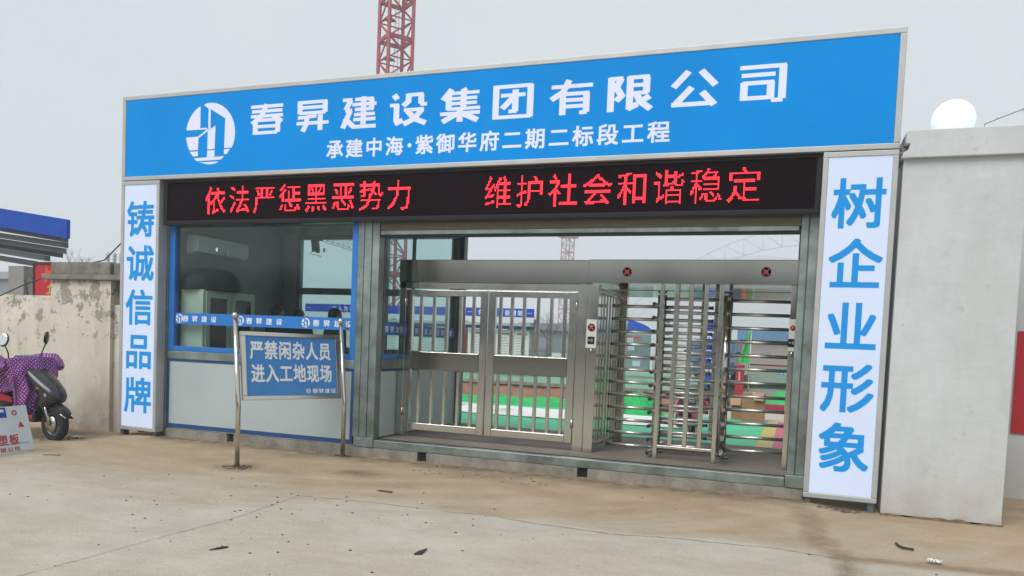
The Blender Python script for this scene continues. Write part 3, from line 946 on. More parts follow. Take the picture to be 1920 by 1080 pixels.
skin_m = mat('skin', '#a97c62', .55)
hair_m = mat('black_hair', '#14120f', .5, var=.3, vscale=40)
def skin_mesh(name, joints, links, m, parent, sub=2):
    me = bpy.data.meshes.new(name)
    me.from_pydata([j[:3] for j in joints], links, [])
    me.materials.append(m)
    o = bpy.data.objects.new(name, me)
    COL.objects.link(o)
    o.parent = parent
    sk = o.modifiers.new('skin', 'SKIN')
    sk.use_smooth_shade = True
    for i, j in enumerate(joints):
        r = j[3]
        rr = r if isinstance(r, tuple) else (r, r)
        me.skin_vertices[0].data[i].radius = rr
    me.skin_vertices[0].data[0].use_root = True
    ss = o.modifiers.new('sub', 'SUBSURF')
    ss.levels = sub
    ss.render_levels = sub
    return o
def person(x, y, rz, h, lab, jacket, shirt_z=1.0):
    s = h / 1.70
    t = thing('person', lab, 'person', (x, y, .15), rz, 'people standing inside the guard booth')
    def J(*p):
        return (p[0] * s, p[1] * s, p[2] * s, p[3] if isinstance(p[3], tuple) else p[3])
    # body: pelvis root, spine, neck, head, arms, hands, legs (facing +y)
    jt = [J(0, 0, .92, .11), J(0, 0, 1.10, .11), J(0, 0, 1.30, .12), J(0, 0, 1.42, .06), J(0, .01, 1.50, .05), J(0, .025, 1.56, (.068, .08)), J(0, .02, 1.64, (.07, .09)), J(0, .005, 1.68, .05),
          J(.17, 0, 1.37, .05), J(.21, .0, 1.10, .04), J(.19, .13, .90, .034), J(.18, .20, .85, .035), J(.18, .26, .81, .022),
          J(-.17, 0, 1.37, .05), J(-.21, .0, 1.10, .04), J(-.19, .13, .90, .034), J(-.18, .20, .85, .035), J(-.18, .26, .81, .022),
          J(.09, 0, .86, .085), J(.10, .01, .48, .058), J(.10, -.02, .08, .042), J(.11, .10, .035, .036),
          J(-.09, 0, .86, .085), J(-.10, .01, .48, .058), J(-.10, -.02, .08, .042), J(-.11, .10, .035, .036),
          J(.17, .245, .835, .011), J(.165, .28, .80, .009), J(.185, .25, .83, .011), J(.19, .29, .79, .009),
          J(-.17, .245, .835, .011), J(-.165, .28, .80, .009), J(-.185, .25, .83, .011), J(-.19, .29, .79, .009), J(.155, .215, .85, .011), J(.14, .25, .83, .009), J(-.155, .215, .85, .011), J(-.14, .25, .83, .009)]
    lk = [(0, 1), (1, 2), (2, 3), (3, 4), (4, 5), (5, 6), (6, 7), (2, 8), (8, 9), (9, 10), (10, 11), (11, 12), (2, 13), (13, 14), (14, 15), (15, 16), (16, 17),
          (0, 18), (18, 19), (19, 20), (20, 21), (0, 22), (22, 23), (23, 24), (24, 25),
          (11, 26), (26, 27), (11, 28), (28, 29), (16, 30), (30, 31), (16, 32), (32, 33), (11, 34), (34, 35), (16, 36), (36, 37)]
    body = skin_mesh('body', jt, lk, skin_m, t)
    # jacket and trousers follow the body a little outside it
    jj = [J(0, 0, 1.10, .135), J(0, 0, .90, .14), J(0, 0, 1.30, .15), J(0, 0, 1.43, .08), J(.18, 0, 1.375, .07), J(.22, 0, 1.10, .058), J(.195, .13, .905, .047), J(-.18, 0, 1.375, .07), J(-.22, 0, 1.10, .058), J(-.195, .13, .905, .047)]
    skin_mesh('jacket', jj, [(0, 1), (0, 2), (2, 3), (2, 4), (4, 5), (5, 6), (2, 7), (7, 8), (8, 9)], jacket, t)
    tj = [J(0, 0, .92, .125), J(.095, 0, .84, .10), J(.10, .01, .48, .075), J(.10, -.02, .10, .06), J(-.095, 0, .84, .10), J(-.10, .01, .48, .075), J(-.10, -.02, .10, .06)]
    skin_mesh('trousers', tj, [(0, 1), (1, 2), (2, 3), (0, 4), (4, 5), (5, 6)], mat('dark_trousers', '#20252c', .8), t)
    # hair: cap that reaches down to the nape at the back, stops at the forehead
    mb = MB()
    def hairpt(u, v):
        th = u * 2 * math.pi
        back_ = max(0, -math.sin(th))
        front = max(0, math.sin(th))
        ph = v * (1.45 + .85 * back_ - .45 * front)
        wob = 1 + .03 * math.sin(7 * th + 9 * v)
        return (.092 * s * math.cos(th) * math.sin(ph) * wob, (-.008 + .108 * math.sin(th) * math.sin(ph) * wob) * s, (1.605 + .118 * math.cos(ph)) * s)
    mb.grid(hairpt, 28, 12)
    build('hair', mb, hair_m, t, local=True)
    for sx in (-1, 1):
        build('eye', MB().ball((sx * .03 * s, .088 * s, 1.605 * s), .009 * s, 8, 6), black_gloss, t, local=True)
        build('ear', MB().ball((sx * .078 * s, .0, 1.585 * s), .026 * s, 10, 8, .4, .8, 1.2), skin_m, t, local=True)
    build('nose', MB().ball((0, .102 * s, 1.575 * s), .016 * s, 10, 8, .8, 1, 1.4), skin_m, t, local=True)
    build('mouth', MB().ball((0, .09 * s, 1.537 * s), .022 * s, 10, 6, 1, .4, .3), mat('lips', '#7d4a42', .5), t, local=True)
    return t
person(1.30, 1.5, math.radians(-12), 1.545, 'person in a dark jacket, leftmost of the three heads behind the booth glass', mat('jacket_black', '#1b2024', .8))
person(1.40, 1.84, math.radians(20), 1.515, 'person in dark clothes, middle of the three heads behind the booth glass', mat('jacket_navy', '#171d2a', .8))
person(2.28, 1.42, math.radians(-25), 1.52, 'person in a dark jacket, rightmost of the three heads, before the rear window', mat('jacket_grey', '#23272a', .8))

# ------------------------------------------------------------------ no-entry notice on two bent steel posts
ns = thing('notice_sign', 'blue no-entry notice in a steel frame on two bent posts before the booth', 'notice sign', (2.78, -1.09, gz(2.78, -1.09)))
L0 = Vector((2.78, -1.09, gz(2.78, -1.09) - .03))
R0 = Vector((3.33, .035, -.085))
e = Vector((R0.x - L0.x, R0.y - L0.y, 0)).normalized()
nrm = Vector((e.y, -e.x, 0))            # faces the camera side
back = -nrm
posts = []
for p in (L0, R0):
    zk, zt = .60, 1.455
    pts = [p, Vector((p.x, p.y, zk - .06)), Vector((p.x, p.y, zk)) + back * .006, Vector((p.x, p.y, zk + .06)) + back * .018, Vector((p.x, p.y, zt)) + back * .125]
    posts.append(pts)
    po = build('post', MB().tube(pts, .025, 16), steel, ns)
    build('ball_finial', MB().ball(pts[-1] + Vector((0, 0, .02)), .036, 16, 10), steel, po)
def pl(t, z):
    """point on the leaning board: t along the board, z height"""
    k = (z - .6) / (1.455 - .6)
    base = Vector((L0.x, L0.y, 0)) + e * t
    return base + back * (.01 + .115 * k) + Vector((0, 0, z))
LEN = (R0 - L0).xy.length
upv = (pl(0, 1.3) - pl(0, .7)).normalized()
fn = e.cross(upv).normalized()
if fn.dot(nrm) < 0:
    fn = -fn
t0, t1, zb_, zt_ = .045, LEN - .045, .60, 1.315
def slab(mb, ta, tb, za, zb, off, th):
    c = (pl(ta, za) + pl(tb, zb)) / 2 + fn * off
    hgt = (pl(0, zb) - pl(0, za)).length
    return mb.obox(c, e * (tb - ta) / 2, upv * hgt / 2, fn * th / 2)
fr = MB()
slab(fr, t0, t1, zt_ - .045, zt_, 0, .04); slab(fr, t0, t1, zb_, zb_ + .045, 0, .04)
slab(fr, t0, t0 + .05, zb_ + .0455, zt_ - .0455, 0, .04); slab(fr, t1 - .05, t1, zb_ + .0455, zt_ - .0455, 0, .04)
build('frame', fr, steel, ns, bevel=.004)
bf = MB(); slab(bf, t0 + .051, t1 - .051, zb_ + .046, zt_ - .046, 0, .02)
build('notice_panel', bf, mat('notice_blue', '#3b82c6', .5, var=.08, vscale=2), ns)
mb = MB()
for i, ch in enumerate('严禁闲杂人员'):
    put_char(mb, ch, pl(.215 + i * .161, 1.125) + fn * .0125, e, upv, .148, .195, .03)
for i, ch in enumerate('进入工地现场'):
    put_char(mb, ch, pl(.22 + i * .161, .88) + fn * .0125, e, upv, .148, .195, .03)
put_logo(mb, pl(.80, .688) + fn * .0125, e, upv, .055)
for i, ch in enumerate('春昇建设'):
    put_head(mb, ch, pl(.885 + i * .075, .688) + fn * .0125, e, upv, .06, .046, fn)
build('notice_lettering', mb, white_letter, ns)

# ------------------------------------------------------------------ right: white pillar, lamp, wall
def paint_material():
    m = mat('white_lime_paint', '#c5c8c9', .8, var=.05, vscale=1.6, bump=.3, bscale=9)
    n, l = m.node_tree.nodes, m.node_tree.links
    p = n['Principled BSDF']
    src = p.inputs['Base Color'].links[0].from_socket
    geo = n.new('ShaderNodeNewGeometry')
    def layer(src, scale, st, p0, p1, ca, cb, fac):
        mp = n.new('ShaderNodeMapping'); mp.inputs['Scale'].default_value = st
        l.new(geo.outputs['Position'], mp.inputs['Vector'])
        t = n.new('ShaderNodeTexNoise'); t.inputs['Scale'].default_value = scale; t.inputs['Detail'].default_value = 8; t.inputs['Roughness'].default_value = .68
        l.new(mp.outputs[0], t.inputs['Vector'])
        r = n.new('ShaderNodeValToRGB'); r.color_ramp.elements[0].position = p0; r.color_ramp.elements[1].position = p1
        r.color_ramp.elements[0].color = C(ca); r.color_ramp.elements[1].color = C(cb)
        l.new(t.outputs['Fac'], r.inputs['Fac'])
        mm = n.new('ShaderNodeMix'); mm.data_type = 'RGBA'; mm.blend_type = 'MULTIPLY'; mm.inputs[0].default_value = fac
        l.new(src, mm.inputs[6]); l.new(r.outputs[0], mm.inputs[7])
        return mm.outputs[2]
    c = layer(src, 1.6, (2, 2, .5), .32, .6, '#d8d6cf', '#ffffff', .35)
    c = layer(c, 3.6, (1, 1, 1), .30, .40, '#b9b3a8', '#ffffff', .45)
    c = layer(c, 17, (1, 1, 1), .255, .27, '#77726a', '#ffffff', .8)
    sep = n.new('ShaderNodeSeparateXYZ'); l.new(geo.outputs['Position'], sep.inputs[0])
    mr = n.new('ShaderNodeMapRange'); mr.inputs[1].default_value = -.1; mr.inputs[2].default_value = .5; mr.inputs[3].default_value = .75; mr.inputs[4].default_value = 0
    l.new(sep.outputs['Z'], mr.inputs[0])
    nz = n.new('ShaderNodeTexNoise'); nz.inputs['Scale'].default_value = 6; nz.inputs['Detail'].default_value = 8
    l.new(geo.outputs['Position'], nz.inputs['Vector'])
    mu = n.new('ShaderNodeMath'); mu.operation = 'MULTIPLY'; mu.use_clamp = True
    l.new(mr.outputs[0], mu.inputs[0]); l.new(nz.outputs['Fac'], mu.inputs[1])
    mx = n.new('ShaderNodeMix'); mx.data_type = 'RGBA'
    l.new(mu.outputs[0], mx.inputs[0]); l.new(c, mx.inputs[6]); mx.inputs[7].default_value = C('#9c8a74')
    l.new(mx.outputs[2], p.inputs['Base Color'])
    return m
paint = paint_material()
pil = thing('gate_pillar', 'broad white rendered gate pillar with a chipped moulded cap', 'pillar', (9.4, .6, -.1))
def plaster_box(mb, x0, x1, ya, yb, z0, z1, amp, step=.12):
    """box whose front (ya) face is a gently uneven plaster surface"""
    mb.grid(lambda u, v: (x0 + u * (x1 - x0), ya + (amp * noise.noise(Vector((u * (x1 - x0) * 2.5, v * (z1 - z0) * 2.5, x0))) if 0 < u < 1 and 0 < v < 1 else 0), z0 + v * (z1 - z0)),
            max(2, int((x1 - x0) / step)), max(2, int((z1 - z0) / step)))
    b = mb.b
    for q in (((x0, ya, z0), (x0, yb, z0), (x0, yb, z1), (x0, ya, z1)), ((x1, ya, z0), (x1, ya, z1), (x1, yb, z1), (x1, yb, z0)),
              ((x0, ya, z1), (x0, yb, z1), (x1, yb, z1), (x1, ya, z1)), ((x0, yb, z0), (x1, yb, z0), (x1, yb, z1), (x0, yb, z1))):
        mb.poly(q)
    return mb
mb = MB()
plaster_box(mb, 8.925, 9.86, -.02, 1.7, -.07, 3.05, .006)
build('shaft', mb, paint, pil, normals=False)
mb = MB()
mb.prism([(8.90, 3.052), (9.02, 3.052), (9.9, 3.052), (9.9, 3.285), (8.94, 3.285), (8.925, 3.27), (8.93, 3.175), (8.965, 3.17), (8.95, 3.12), (8.915, 3.10)], (0, -.075, 0), X, Z, Y, 1.8)
build('cap', mb, paint, pil, bevel=.006)
mb = MB()
for i in range(9):
    mb.ball((8.925 + random.uniform(-.012, .02), -.045 + i * .012, 3.085 + i * .009), random.uniform(.014, .026), 7, 5, 1, 1, random.uniform(.6, 1.2))
build('broken_brick', mb, mat('broken_brick', '#7d6a5e', .95, var=.4, vscale=30), pil)
mb = MB()
mb.grid(lambda u, v: (8.92 + u * .95, -.035 - .012 * v - .02 * abs(noise.noise(Vector((u * 9, 1, v)))) * (1 - v), -.11 + v * (.045 + .035 * noise.noise(Vector((u * 7, 3, 0))))), 40, 2)
build('dirt_fillet', mb, mat('pillar_foot_dirt', '#8a7560', .95, var=.3, vscale=20), pil)
rw = thing('boundary_wall', 'white boundary wall with a red painted panel at the right edge', 'wall', (12, 1.8, -.1))
mb = MB()
plaster_box(mb, 9.87, 15, 1.7, 1.95, -.12, 3.2, .004, .3)
build('wall_body', mb, paint, rw, normals=False)
build('red_panel', MB().box(10.27, 14.6, 1.685, 1.692, .59, 1.65), mat('red_paint', '#b01426', .55, var=.05), rw)
lm = thing('globe_lamp', 'white glowing globe lamp on top of the white gate pillar', 'lamp', (9.335, .3, 3.285))
build('globe', MB().ball((9.335, .3, 3.452), .178, 32, 20), mat('lit_globe', '#e8eeee', .3, emit='#f0f8f8', estr=.27), lm)
build('lamp_base', MB().lathe([(0, .0), (.075, 0), (.075, .02), (.05, .03), (.05, .06)], (9.335, .3, 3.286), 'z', 20), steel, lm)
wire = mat('dark_cable', '#6a6c6e', .6)
mb = MB().tube([(9.60, .5, 3.30), (9.62, .5, 3.46), (10.0, .45, 3.60), (10.6, .4, 3.78), (11.5, .4, 3.95)], .004, 6)
for t in range(10):
    px = 9.7 + t * .2
    pz = 3.487 + (px - 9.7) * .32
    mb.bar((px - .012, .455, pz - .015), (px + .012, .465, pz + .015), .003)
tag(build('barbed_wire', mb, wire), 'thin barbed wire rising to the right above the white pillar', 'wire')

# ------------------------------------------------------------------ left: old plaster wall with pier
def plaster_material():
    m = bpy.data.materials.new('peeling_plaster')
    m.use_nodes = True
    n, l = m.node_tree.nodes, m.node_tree.links
    p = n['Principled BSDF']
    p.inputs['Roughness'].default_value = .92
    geo = n.new('ShaderNodeNewGeometry')
    def nz(scale, det, rough, st=(1, 1, 1), loc=(0, 0, 0)):
        mp = n.new('ShaderNodeMapping'); mp.inputs['Scale'].default_value = st; mp.inputs['Location'].default_value = loc
        l.new(geo.outputs['Position'], mp.inputs['Vector'])
        t = n.new('ShaderNodeTexNoise'); t.inputs['Scale'].default_value = scale; t.inputs['Detail'].default_value = det; t.inputs['Roughness'].default_value = rough
        l.new(mp.outputs[0], t.inputs['Vector']); return t.outputs['Fac']
    def ramp(src, a, b, ca, cb):
        r = n.new('ShaderNodeValToRGB'); r.color_ramp.elements[0].position = a; r.color_ramp.elements[1].position = b
        r.color_ramp.elements[0].color = C(ca); r.color_ramp.elements[1].color = C(cb); l.new(src, r.inputs['Fac']); return r.outputs[0]
    def mix(f, a, b):
        x = n.new('ShaderNodeMix'); x.data_type = 'RGBA'; l.new(f, x.inputs[0]); l.new(a, x.inputs[6]); l.new(b, x.inputs[7]); return x.outputs[2]
    def mth(op, a, b):
        x = n.new('ShaderNodeMath'); x.operation = op; x.use_clamp = True
        for i, v in enumerate((a, b)):
            if isinstance(v, (int, float)): x.inputs[i].default_value = v
            else: l.new(v, x.inputs[i])
        return x.outputs[0]
    sep = n.new('ShaderNodeSeparateXYZ'); l.new(geo.outputs['Position'], sep.inputs[0])
    base = ramp(nz(1.7, 7, .65), .3, .7, '#c3bbad', '#d8d2c7')
    streak = ramp(nz(2.2, 6, .6, (2.6, 2.6, .28)), .5, .66, '#000000', '#8c8c8c')
    c = mix(streak, base, ramp(nz(9, 5, .6), .3, .7, '#857a68', '#97907f'))
    high = n.new('ShaderNodeMapRange'); high.inputs[1].default_value = .5; high.inputs[2].default_value = 1.9
    high.inputs[3].default_value = -.075; high.inputs[4].default_value = .06
    l.new(sep.outputs['Z'], high.inputs[0])
    peel = mth('ADD', nz(5.6, 10, .72, (1, 1, 1.0), (3, 0, 1)), high.outputs[0])
    c = mix(ramp(peel, .565, .58, '#000000', '#ffffff'), c, ramp(nz(22, 6, .7), .3, .7, '#8b867c', '#a09a8e'))
    low = n.new('ShaderNodeMapRange'); low.inputs[1].default_value = -.1; low.inputs[2].default_value = .45
    low.inputs[3].default_value = .75; low.inputs[4].default_value = 0.0
    l.new(sep.outputs['Z'], low.inputs[0])
    c = mix(mth('MULTIPLY', low.outputs[0], ramp(nz(4, 8, .7), .35, .65, '#202020', '#ffffff')), c, ramp(nz(14, 6, .6), .3, .7, '#8c7355', '#a58d6c'))
    l.new(c, p.inputs['Base Color'])
    bp = n.new('ShaderNodeBump'); bp.inputs['Strength'].default_value = .5; bp.inputs['Distance'].default_value = .012
    l.new(peel, bp.inputs['Height']); l.new(bp.outputs[0], p.inputs['Normal'])
    return m
plm = plaster_material()
lw = thing('plaster_wall', 'old plaster boundary wall with peeling patches and a concrete-capped pier', 'wall', (-3, .5, -.1))
mb = MB()
plaster_box(mb, -8.0, -1.502, .36, .62, -.2, 1.705, .012)
build('wall_body', mb, plm, lw, normals=False)
mb = MB()
plaster_box(mb, -1.50, -.42, .25, .9, -.2, 1.915, .012)
plaster_box(mb, -.418, .02, .31, .9, -.2, 1.60, .012)
build('pier', mb, plm, lw, normals=False)
capm = mat('weathered_cap_concrete', '#7f7c74', .95, var=.35, vscale=6, bump=.3, bscale=30)
mb = MB().box(-1.60, .05, .19, .95, 1.917, 1.99)
build('pier_ledge', mb, capm, lw, bevel=.012)
mb = MB().box(-1.50, -.44, .25, .9, 1.992, 2.16).box(-.438, .03, .30, .9, 1.992, 2.15)
build('pier_cap', mb, capm, lw, bevel=.014)
mb = MB().box(-.417, .02, .40, .9, 1.602, 1.915)
build('pier_recess', mb, mat('grey_recess', '#77726a', .95, var=.25, vscale=7), lw)

# cable from the light box down past the wall
cab = [(-.0, .12, 2.57), (-.30, .30, 2.42), (-.70, .50, 2.30), (-.95, .62, 2.225), (-1.35, .70, 2.185), (-1.75, .52, 2.02), (-2.05, .30, 1.85), (-2.5, .27, 1.68), (-2.75, .26, 1.56), (-3.2, .24, 1.33), (-4.2, .2, .9)]
mb = MB().tube([Vector(p) for p in cab], .009, 8)
tag(build('cable', mb, mat('cable_sheath', '#2e2e30', .5)), 'dark slack cable running from the left light box down across the wall', 'cable')

# red poster board behind the wall
pb = thing('poster_board', 'red propaganda poster board with a dark top rail behind the wall', 'poster board', (-4.9, 3.5, -.1))
mb = MB().box(-5.90, -3.95, 3.50, 3.53, .6, 2.47)
build('poster_panel', mb, mat('red_poster', '#b81c2c', .5, var=.12, vscale=2.5), pb)
build('board_frame', MB().box(-5.93, -3.92, 3.48, 3.55, 2.472, 2.515).box(-5.93, -5.902, 3.48, 3.55, -.1, 2.471).box(-3.948, -3.92, 3.48, 3.55, -.1, 2.471), mat('poster_frame', '#3b3434', .6), pb)
star = [(math.cos(math.pi / 2 + .25 + k * math.pi / 5) * (.2 if k % 2 == 0 else .085), math.sin(math.pi / 2 + .25 + k * math.pi / 5) * (.2 if k % 2 == 0 else .085)) for k in range(10)]
build('star', MB().prism(star, (-5.55, 3.496, 2.26), X, Z, (0, -1, 0), .003), mat('faded_red_star', '#cf4a40', .5), pb)
mb = MB().bar((-5.55, 3.494, 2.02), (-5.42, 3.494, 2.08), .03, .003, (0, 1, 0)).bar((-5.47, 3.490, 2.08), (-5.53, 3.490, 1.8), .03, .003, (0, 1, 0)).bar((-5.58, 3.486, 1.9), (-5.40, 3.486, 1.94), .03, .003, (0, 1, 0)).bar((-5.6, 3.482, 1.78), (-5.38, 3.482, 1.8), .03, .003, (0, 1, 0))
build('gold_strokes', mb, mat('gold_print', '#c2a03c', .5), pb)

# blue canopy far left
cn = thing('canopy', 'blue-edged canopy on projecting steel beams behind the left wall', 'canopy', (-14, 11, -.1))
mb = MB().prism([(-19.5, 4.80), (-11.6, 3.79), (-11.6, 4.33), (-19.5, 5.42)], (0, 9.0, 0), X, Z, Y, .12)
build('fascia', mb, mat('canopy_blue', '#0a46a8', .7, var=.12, vscale=2, spec=.2), cn, bevel=.01)
mb = MB().prism([(-19.5, 5.10), (-13.2, 4.29), (-13.2, 4.35), (-19.5, 5.16)], (0, 9.13, 0), X, Z, Y, .77)
build('roof_sheet', mb, mat('canopy_sheet', '#70767c', .6), cn)
for k, (xr, zz, yy) in enumerate(((-12.0, 3.72, 9.2), (-12.3, 3.58, 9.4), (-12.8, 3.50, 9.7), (-13.2, 3.38, 9.6), (-13.7, 3.22, 9.6))):
    build('beam', MB().prism([(-19.5, zz - .16 - (xr + 19.5) * -.115), (xr, zz - .16), (xr, zz), (-19.5, zz - (xr + 19.5) * -.115)], (0, yy, 0), X, Z, Y, .2), mat('canopy_beam_light' if k % 2 else 'canopy_beam_dark', '#5c6061' if k % 2 else '#3c3f40', .6), cn)
build('beam', MB().prism([(-19.5, 4.70), (-12.0, 3.725), (-12.0, 3.85), (-19.5, 4.82)], (0, 9.15, 0), X, Z, Y, .25), mat('canopy_beam_dark', '#4c4f50', .6), cn)
build('pillar', MB().box(-14.7, -14.05, 9.6, 10.2, -.1, 3.06), mat('canopy_pillar', '#8c8985', .7, var=.1), cn)
mb = MB().obox((-13.75, 9.9, 1.9), (.12, 0, 0), (0, .2, 0), (-.25, 0, .85))
build('brace', mb, mat('canopy_brace', '#6d675f', .8), cn)

# far left building
fb = thing('distant_building', 'long grey-pink building with small windows beyond the left wall', 'building', (-58, 44, -.2))
build('wall', MB().box(-75, -51.8, 40, 48, -.2, 5.05), mat('far_render', '#9d918f', .85, var=.06), fb)
mb = MB()
mb.prism([(39.6, 5.06), (48.4, 5.06), (48, 5.75), (40.6, 5.75)], (-75.2, 0, 0), Y, Z, X, 23.6)
build('roof', mb, mat('far_roof', '#858085', .8, var=.1), fb)
for k in range(6):
    wx = -74 + k * 3.6
    wd_ = build('window', MB().box(wx, wx + 1.5, 39.95, 39.99, 3.3, 4.6), mat('far_window', '#7d848c', .3), fb)
    build('sill', MB().box(wx - .1, wx + 1.6, 39.9, 39.99, 3.15, 3.28), mat('far_sill', '#a49c99', .8), wd_)
# insulators on a pole behind the pier
ip = thing('power_pole', 'concrete power pole with white porcelain insulators behind the pier', 'power pole', (-8.72, 8, -.1))
build('pole', MB().tube([(-8.72, 8, -.1), (-8.72, 8, 2.92)], [.14, .11], 12), mat('pole_concrete', '#8c8a86', .9, var=.1), ip)
build('crossarm', MB().box(-9.1, -8.35, 7.95, 8.05, 2.921, 2.98), galv_dark, ip)
por = mat('porcelain', '#b8bcbe', .3)
for xx in (-8.95, -8.72, -8.5):
    build('insulator', MB().lathe([(0, .30), (.03, .29), (.03, .25), (.065, .23), (.03, .2), (.065, .17), (.03, .14), (.065, .11), (.03, .08), (.05, 0)], (xx, 8, 2.981), 'z', 12), por, ip)

# ------------------------------------------------------------------ trees (bare winter crowns)
def bare_tree(x, y, z, h, seed, lab, group=None, lean=0):
    rnd = random.Random(seed)
    t = thing('bare_tree', lab, 'tree', (x, y, z), 0, group)
    bark = mat('bark', '#5d5650', .95, var=.2, vscale=10)
    trunk = MB()
    crown = MB()
    trunk.tube([(0, 0, 0), (lean * .3, 0, h * .3), (lean, 0, h * .5)], [h * .022, h * .018, h * .013], 8)
    def grow(p, d, ln, r, dep):
        q = p + d * ln
        mid = p + d * ln * .5 + Vector((rnd.uniform(-1, 1), rnd.uniform(-1, 1), rnd.uniform(-.3, .3))) * ln * .07
        crown.tube([p, mid, q], [r, r * .8, r * .55], 4 if dep > 1 else 5, caps=False)
        if dep >= 5 or r < .003:
            return
        for k in range(rnd.choice((2, 3, 3))):
            nd = (d + Vector((rnd.uniform(-.8, .8), rnd.uniform(-.8, .8), rnd.uniform(-.1, .6)))).normalized()
            grow(q if k else p + d * ln * rnd.uniform(.6, 1), nd, ln * rnd.uniform(.6, .82), r * .6, dep + 1)
    for k in range(5):
        a = k * 2 * math.pi / 5 + rnd.uniform(-.4, .4)
        st = Vector((lean * (.6 + .08 * k), 0, h * (.3 + .05 * k)))
        grow(st, Vector((math.cos(a) * .7, math.sin(a) * .7, 1)).normalized(), h * .2, h * .010, 0)
    build('trunk', trunk, bark, t, local=True)
    build('crown', crown, bark, t, local=True)
    return t
bare_tree(-3.7, 30, .45, 2.6, 3, 'small bare tree beyond the netted bed, seen through the right door leaf')
bare_tree(-2.2, 36, .45, 3.2, 11, 'bare tree just left of the blue-topped display board, beyond the door bars')
bare_tree(-57.7, 50, -.2, 8.4, 5, 'bare tree whose twigs show just above the poster board rail')
bare_tree(-54.3, 52, -.2, 8.2, 8, 'bare tree above the pier cap, left of the insulators')

# ------------------------------------------------------------------ inside the site: painted floor and bed
def sheet(name, pts, z, m, lab=None):
    o = build(name, MB().poly([(x, y, z) for x, y in pts]), m)
    tag(o, kind='structure')
    return o
green_p = mat('green_floor_paint', '#44bd8a', .55, var=.12, vscale=1.6)
sheet('green_painted_floor', [(-4, 3.9), (8.02, 3.2), (7.74, 8.3), (-4, 8.6)], .004, green_p)
sheet('yellow_floor_stripe', [(7.66, 3.3), (7.96, 3.28), (7.94, 8.3), (7.70, 8.3)], .008, mat('yellow_floor_paint', '#bda95a', .55, var=.1))
sheet('pink_floor_stripe', [(7.90, 3.2), (8.9, 3.2), (8.9, 8.3), (7.89, 8.3)], .012, mat('pink_floor_paint', '#c2506a', .55, var=.08))
mb = MB()
mb.grid(lambda u, v: (-1.5 + u * 7.9, 5.62 + v * 1.95 - .14 * u + .10 * (v - .5) * noise.noise(Vector((u * 6, v, 0))) * 2 + .06 * noise.noise(Vector((u * 14, v * 3, 2))), .02 + .012 * noise.noise(Vector((u * 20, v * 3, 5)))), 70, 6)
tag(build('white_sheet', mb, mat('white_membrane', '#e4e4e0', .6, var=.05, vscale=3)), 'long white sheet spread across the green floor behind the gate', 'ground sheet')
rnd = random.Random(4)
mb = MB()
for k in range(14):
    x = rnd.uniform(-1, 6)
    y = 5.7 + rnd.uniform(.3, 1.75)
    l_ = rnd.uniform(.25, .9)
    mb.poly([(x, y, .04), (x + l_ * .5, y - .05, .042), (x + l_, y + rnd.uniform(-.03, .03), .04), (x + l_ * .5, y + rnd.uniform(.02, .06), .042)])
tag(build('net_scraps', mb, mat('green_scrap', '#2c7d58', .8)), 'dark green torn scraps lying on the white sheet', 'netting scraps', kind='stuff')
netm = mat('bright_green_net', '#1fae5b', .7, var=.22, vscale=7)
mb = MB()
def roll(u, v):
    x = -3 + u * 8.3
    a = v * math.pi
    r = .105 + .045 * noise.noise(Vector((x * 1.1, 0, 0))) + .02 * noise.noise(Vector((x * 6, v * 5, 0)))
    return (x, 8.45 - .32 * math.cos(a) - .1 * noise.noise(Vector((x * .8, 4, 0))) - .02 * u, max(.002, 1.55 * r * math.sin(a)))
mb.grid(roll, 120, 8)
tag(build('netting_roll', mb, netm), 'long bundle of bright green netting lying at the foot of the earth bank', 'netting')
bm_ = mat('red_earth', '#a67a66', .95, var=.35, vscale=4, bump=.4, bscale=18, col2='#8a6656')
mb = MB()
mb.grid(lambda u, v: (-12 + u * 18.2, 8.9 + .18 * v + .05 * fbm(-12 + u * 18.2, v * 2, 1.5), -.02 + .43 * v), 120, 6)
mb.poly([(6.2, 9.0, -.02), (6.2, 9.0, .40), (6.2, 12, .40), (6.2, 12, -.02)])
tag(build('earth_bank', mb, bm_), kind='structure')
mb = MB().box(-12, 6.22, 9.02, 9.2, .39, .46)
tag(build('bank_kerb', mb, concrete), kind='structure')
mb = MB()
mb.grid(lambda u, v: (-40 + u * 46.2, 9.201 + v * 22, .43 + .04 * fbm(-40 + u * 46.2, 9.2 + v * 22, .7)), 120, 60)
def bednet():
    return mat('pale_green_ground_net', '#4fa582', .85, var=.3, vscale=.9, col2='#8a8e7e')
tag(build('netted_bed', mb, bednet()), kind='structure')

# green heap with a black tyre against it
hp = thing('tarp_heap', 'bright green netting thrown over a low heap beside the turnstile', 'tarp', (5.2, 8.0, 0))
mb = MB()
mb.grid(lambda u, v: (5.2 + .48 * (1 - v) * math.cos(u * 6.283) * (1 + .2 * math.sin(3 * u * 6.283)), 7.95 + .3 * (1 - v) * math.sin(u * 6.283), .005 + .40 * math.sin(v * math.pi / 2) ** .8 * (1 + .12 * math.sin(7 * u * 6.28))), 30, 8)
build('netting', mb, netm, hp)
ty = thing('tyre', 'black tyre leaning on the green heap behind the turnstile cage', 'tyre', (4.78, 7.75, .0))
mb = MB()
mb.grid(lambda u, v: (4.79 + (.15 + .045 * math.cos(v * 6.283)) * math.cos(u * 6.283), 7.62 + .05 * math.sin(v * 6.283) + .05, .20 + (.15 + .045 * math.cos(v * 6.283)) * math.sin(u * 6.283)), 28, 10)
build('rubber', mb, black, ty)
build('hub', MB().lathe([(0, 0), (.1, 0), (.1, .03)], (4.79, 7.66, .20), 'y', 20), mat('tyre_hub', '#2a2a2c', .5), ty)

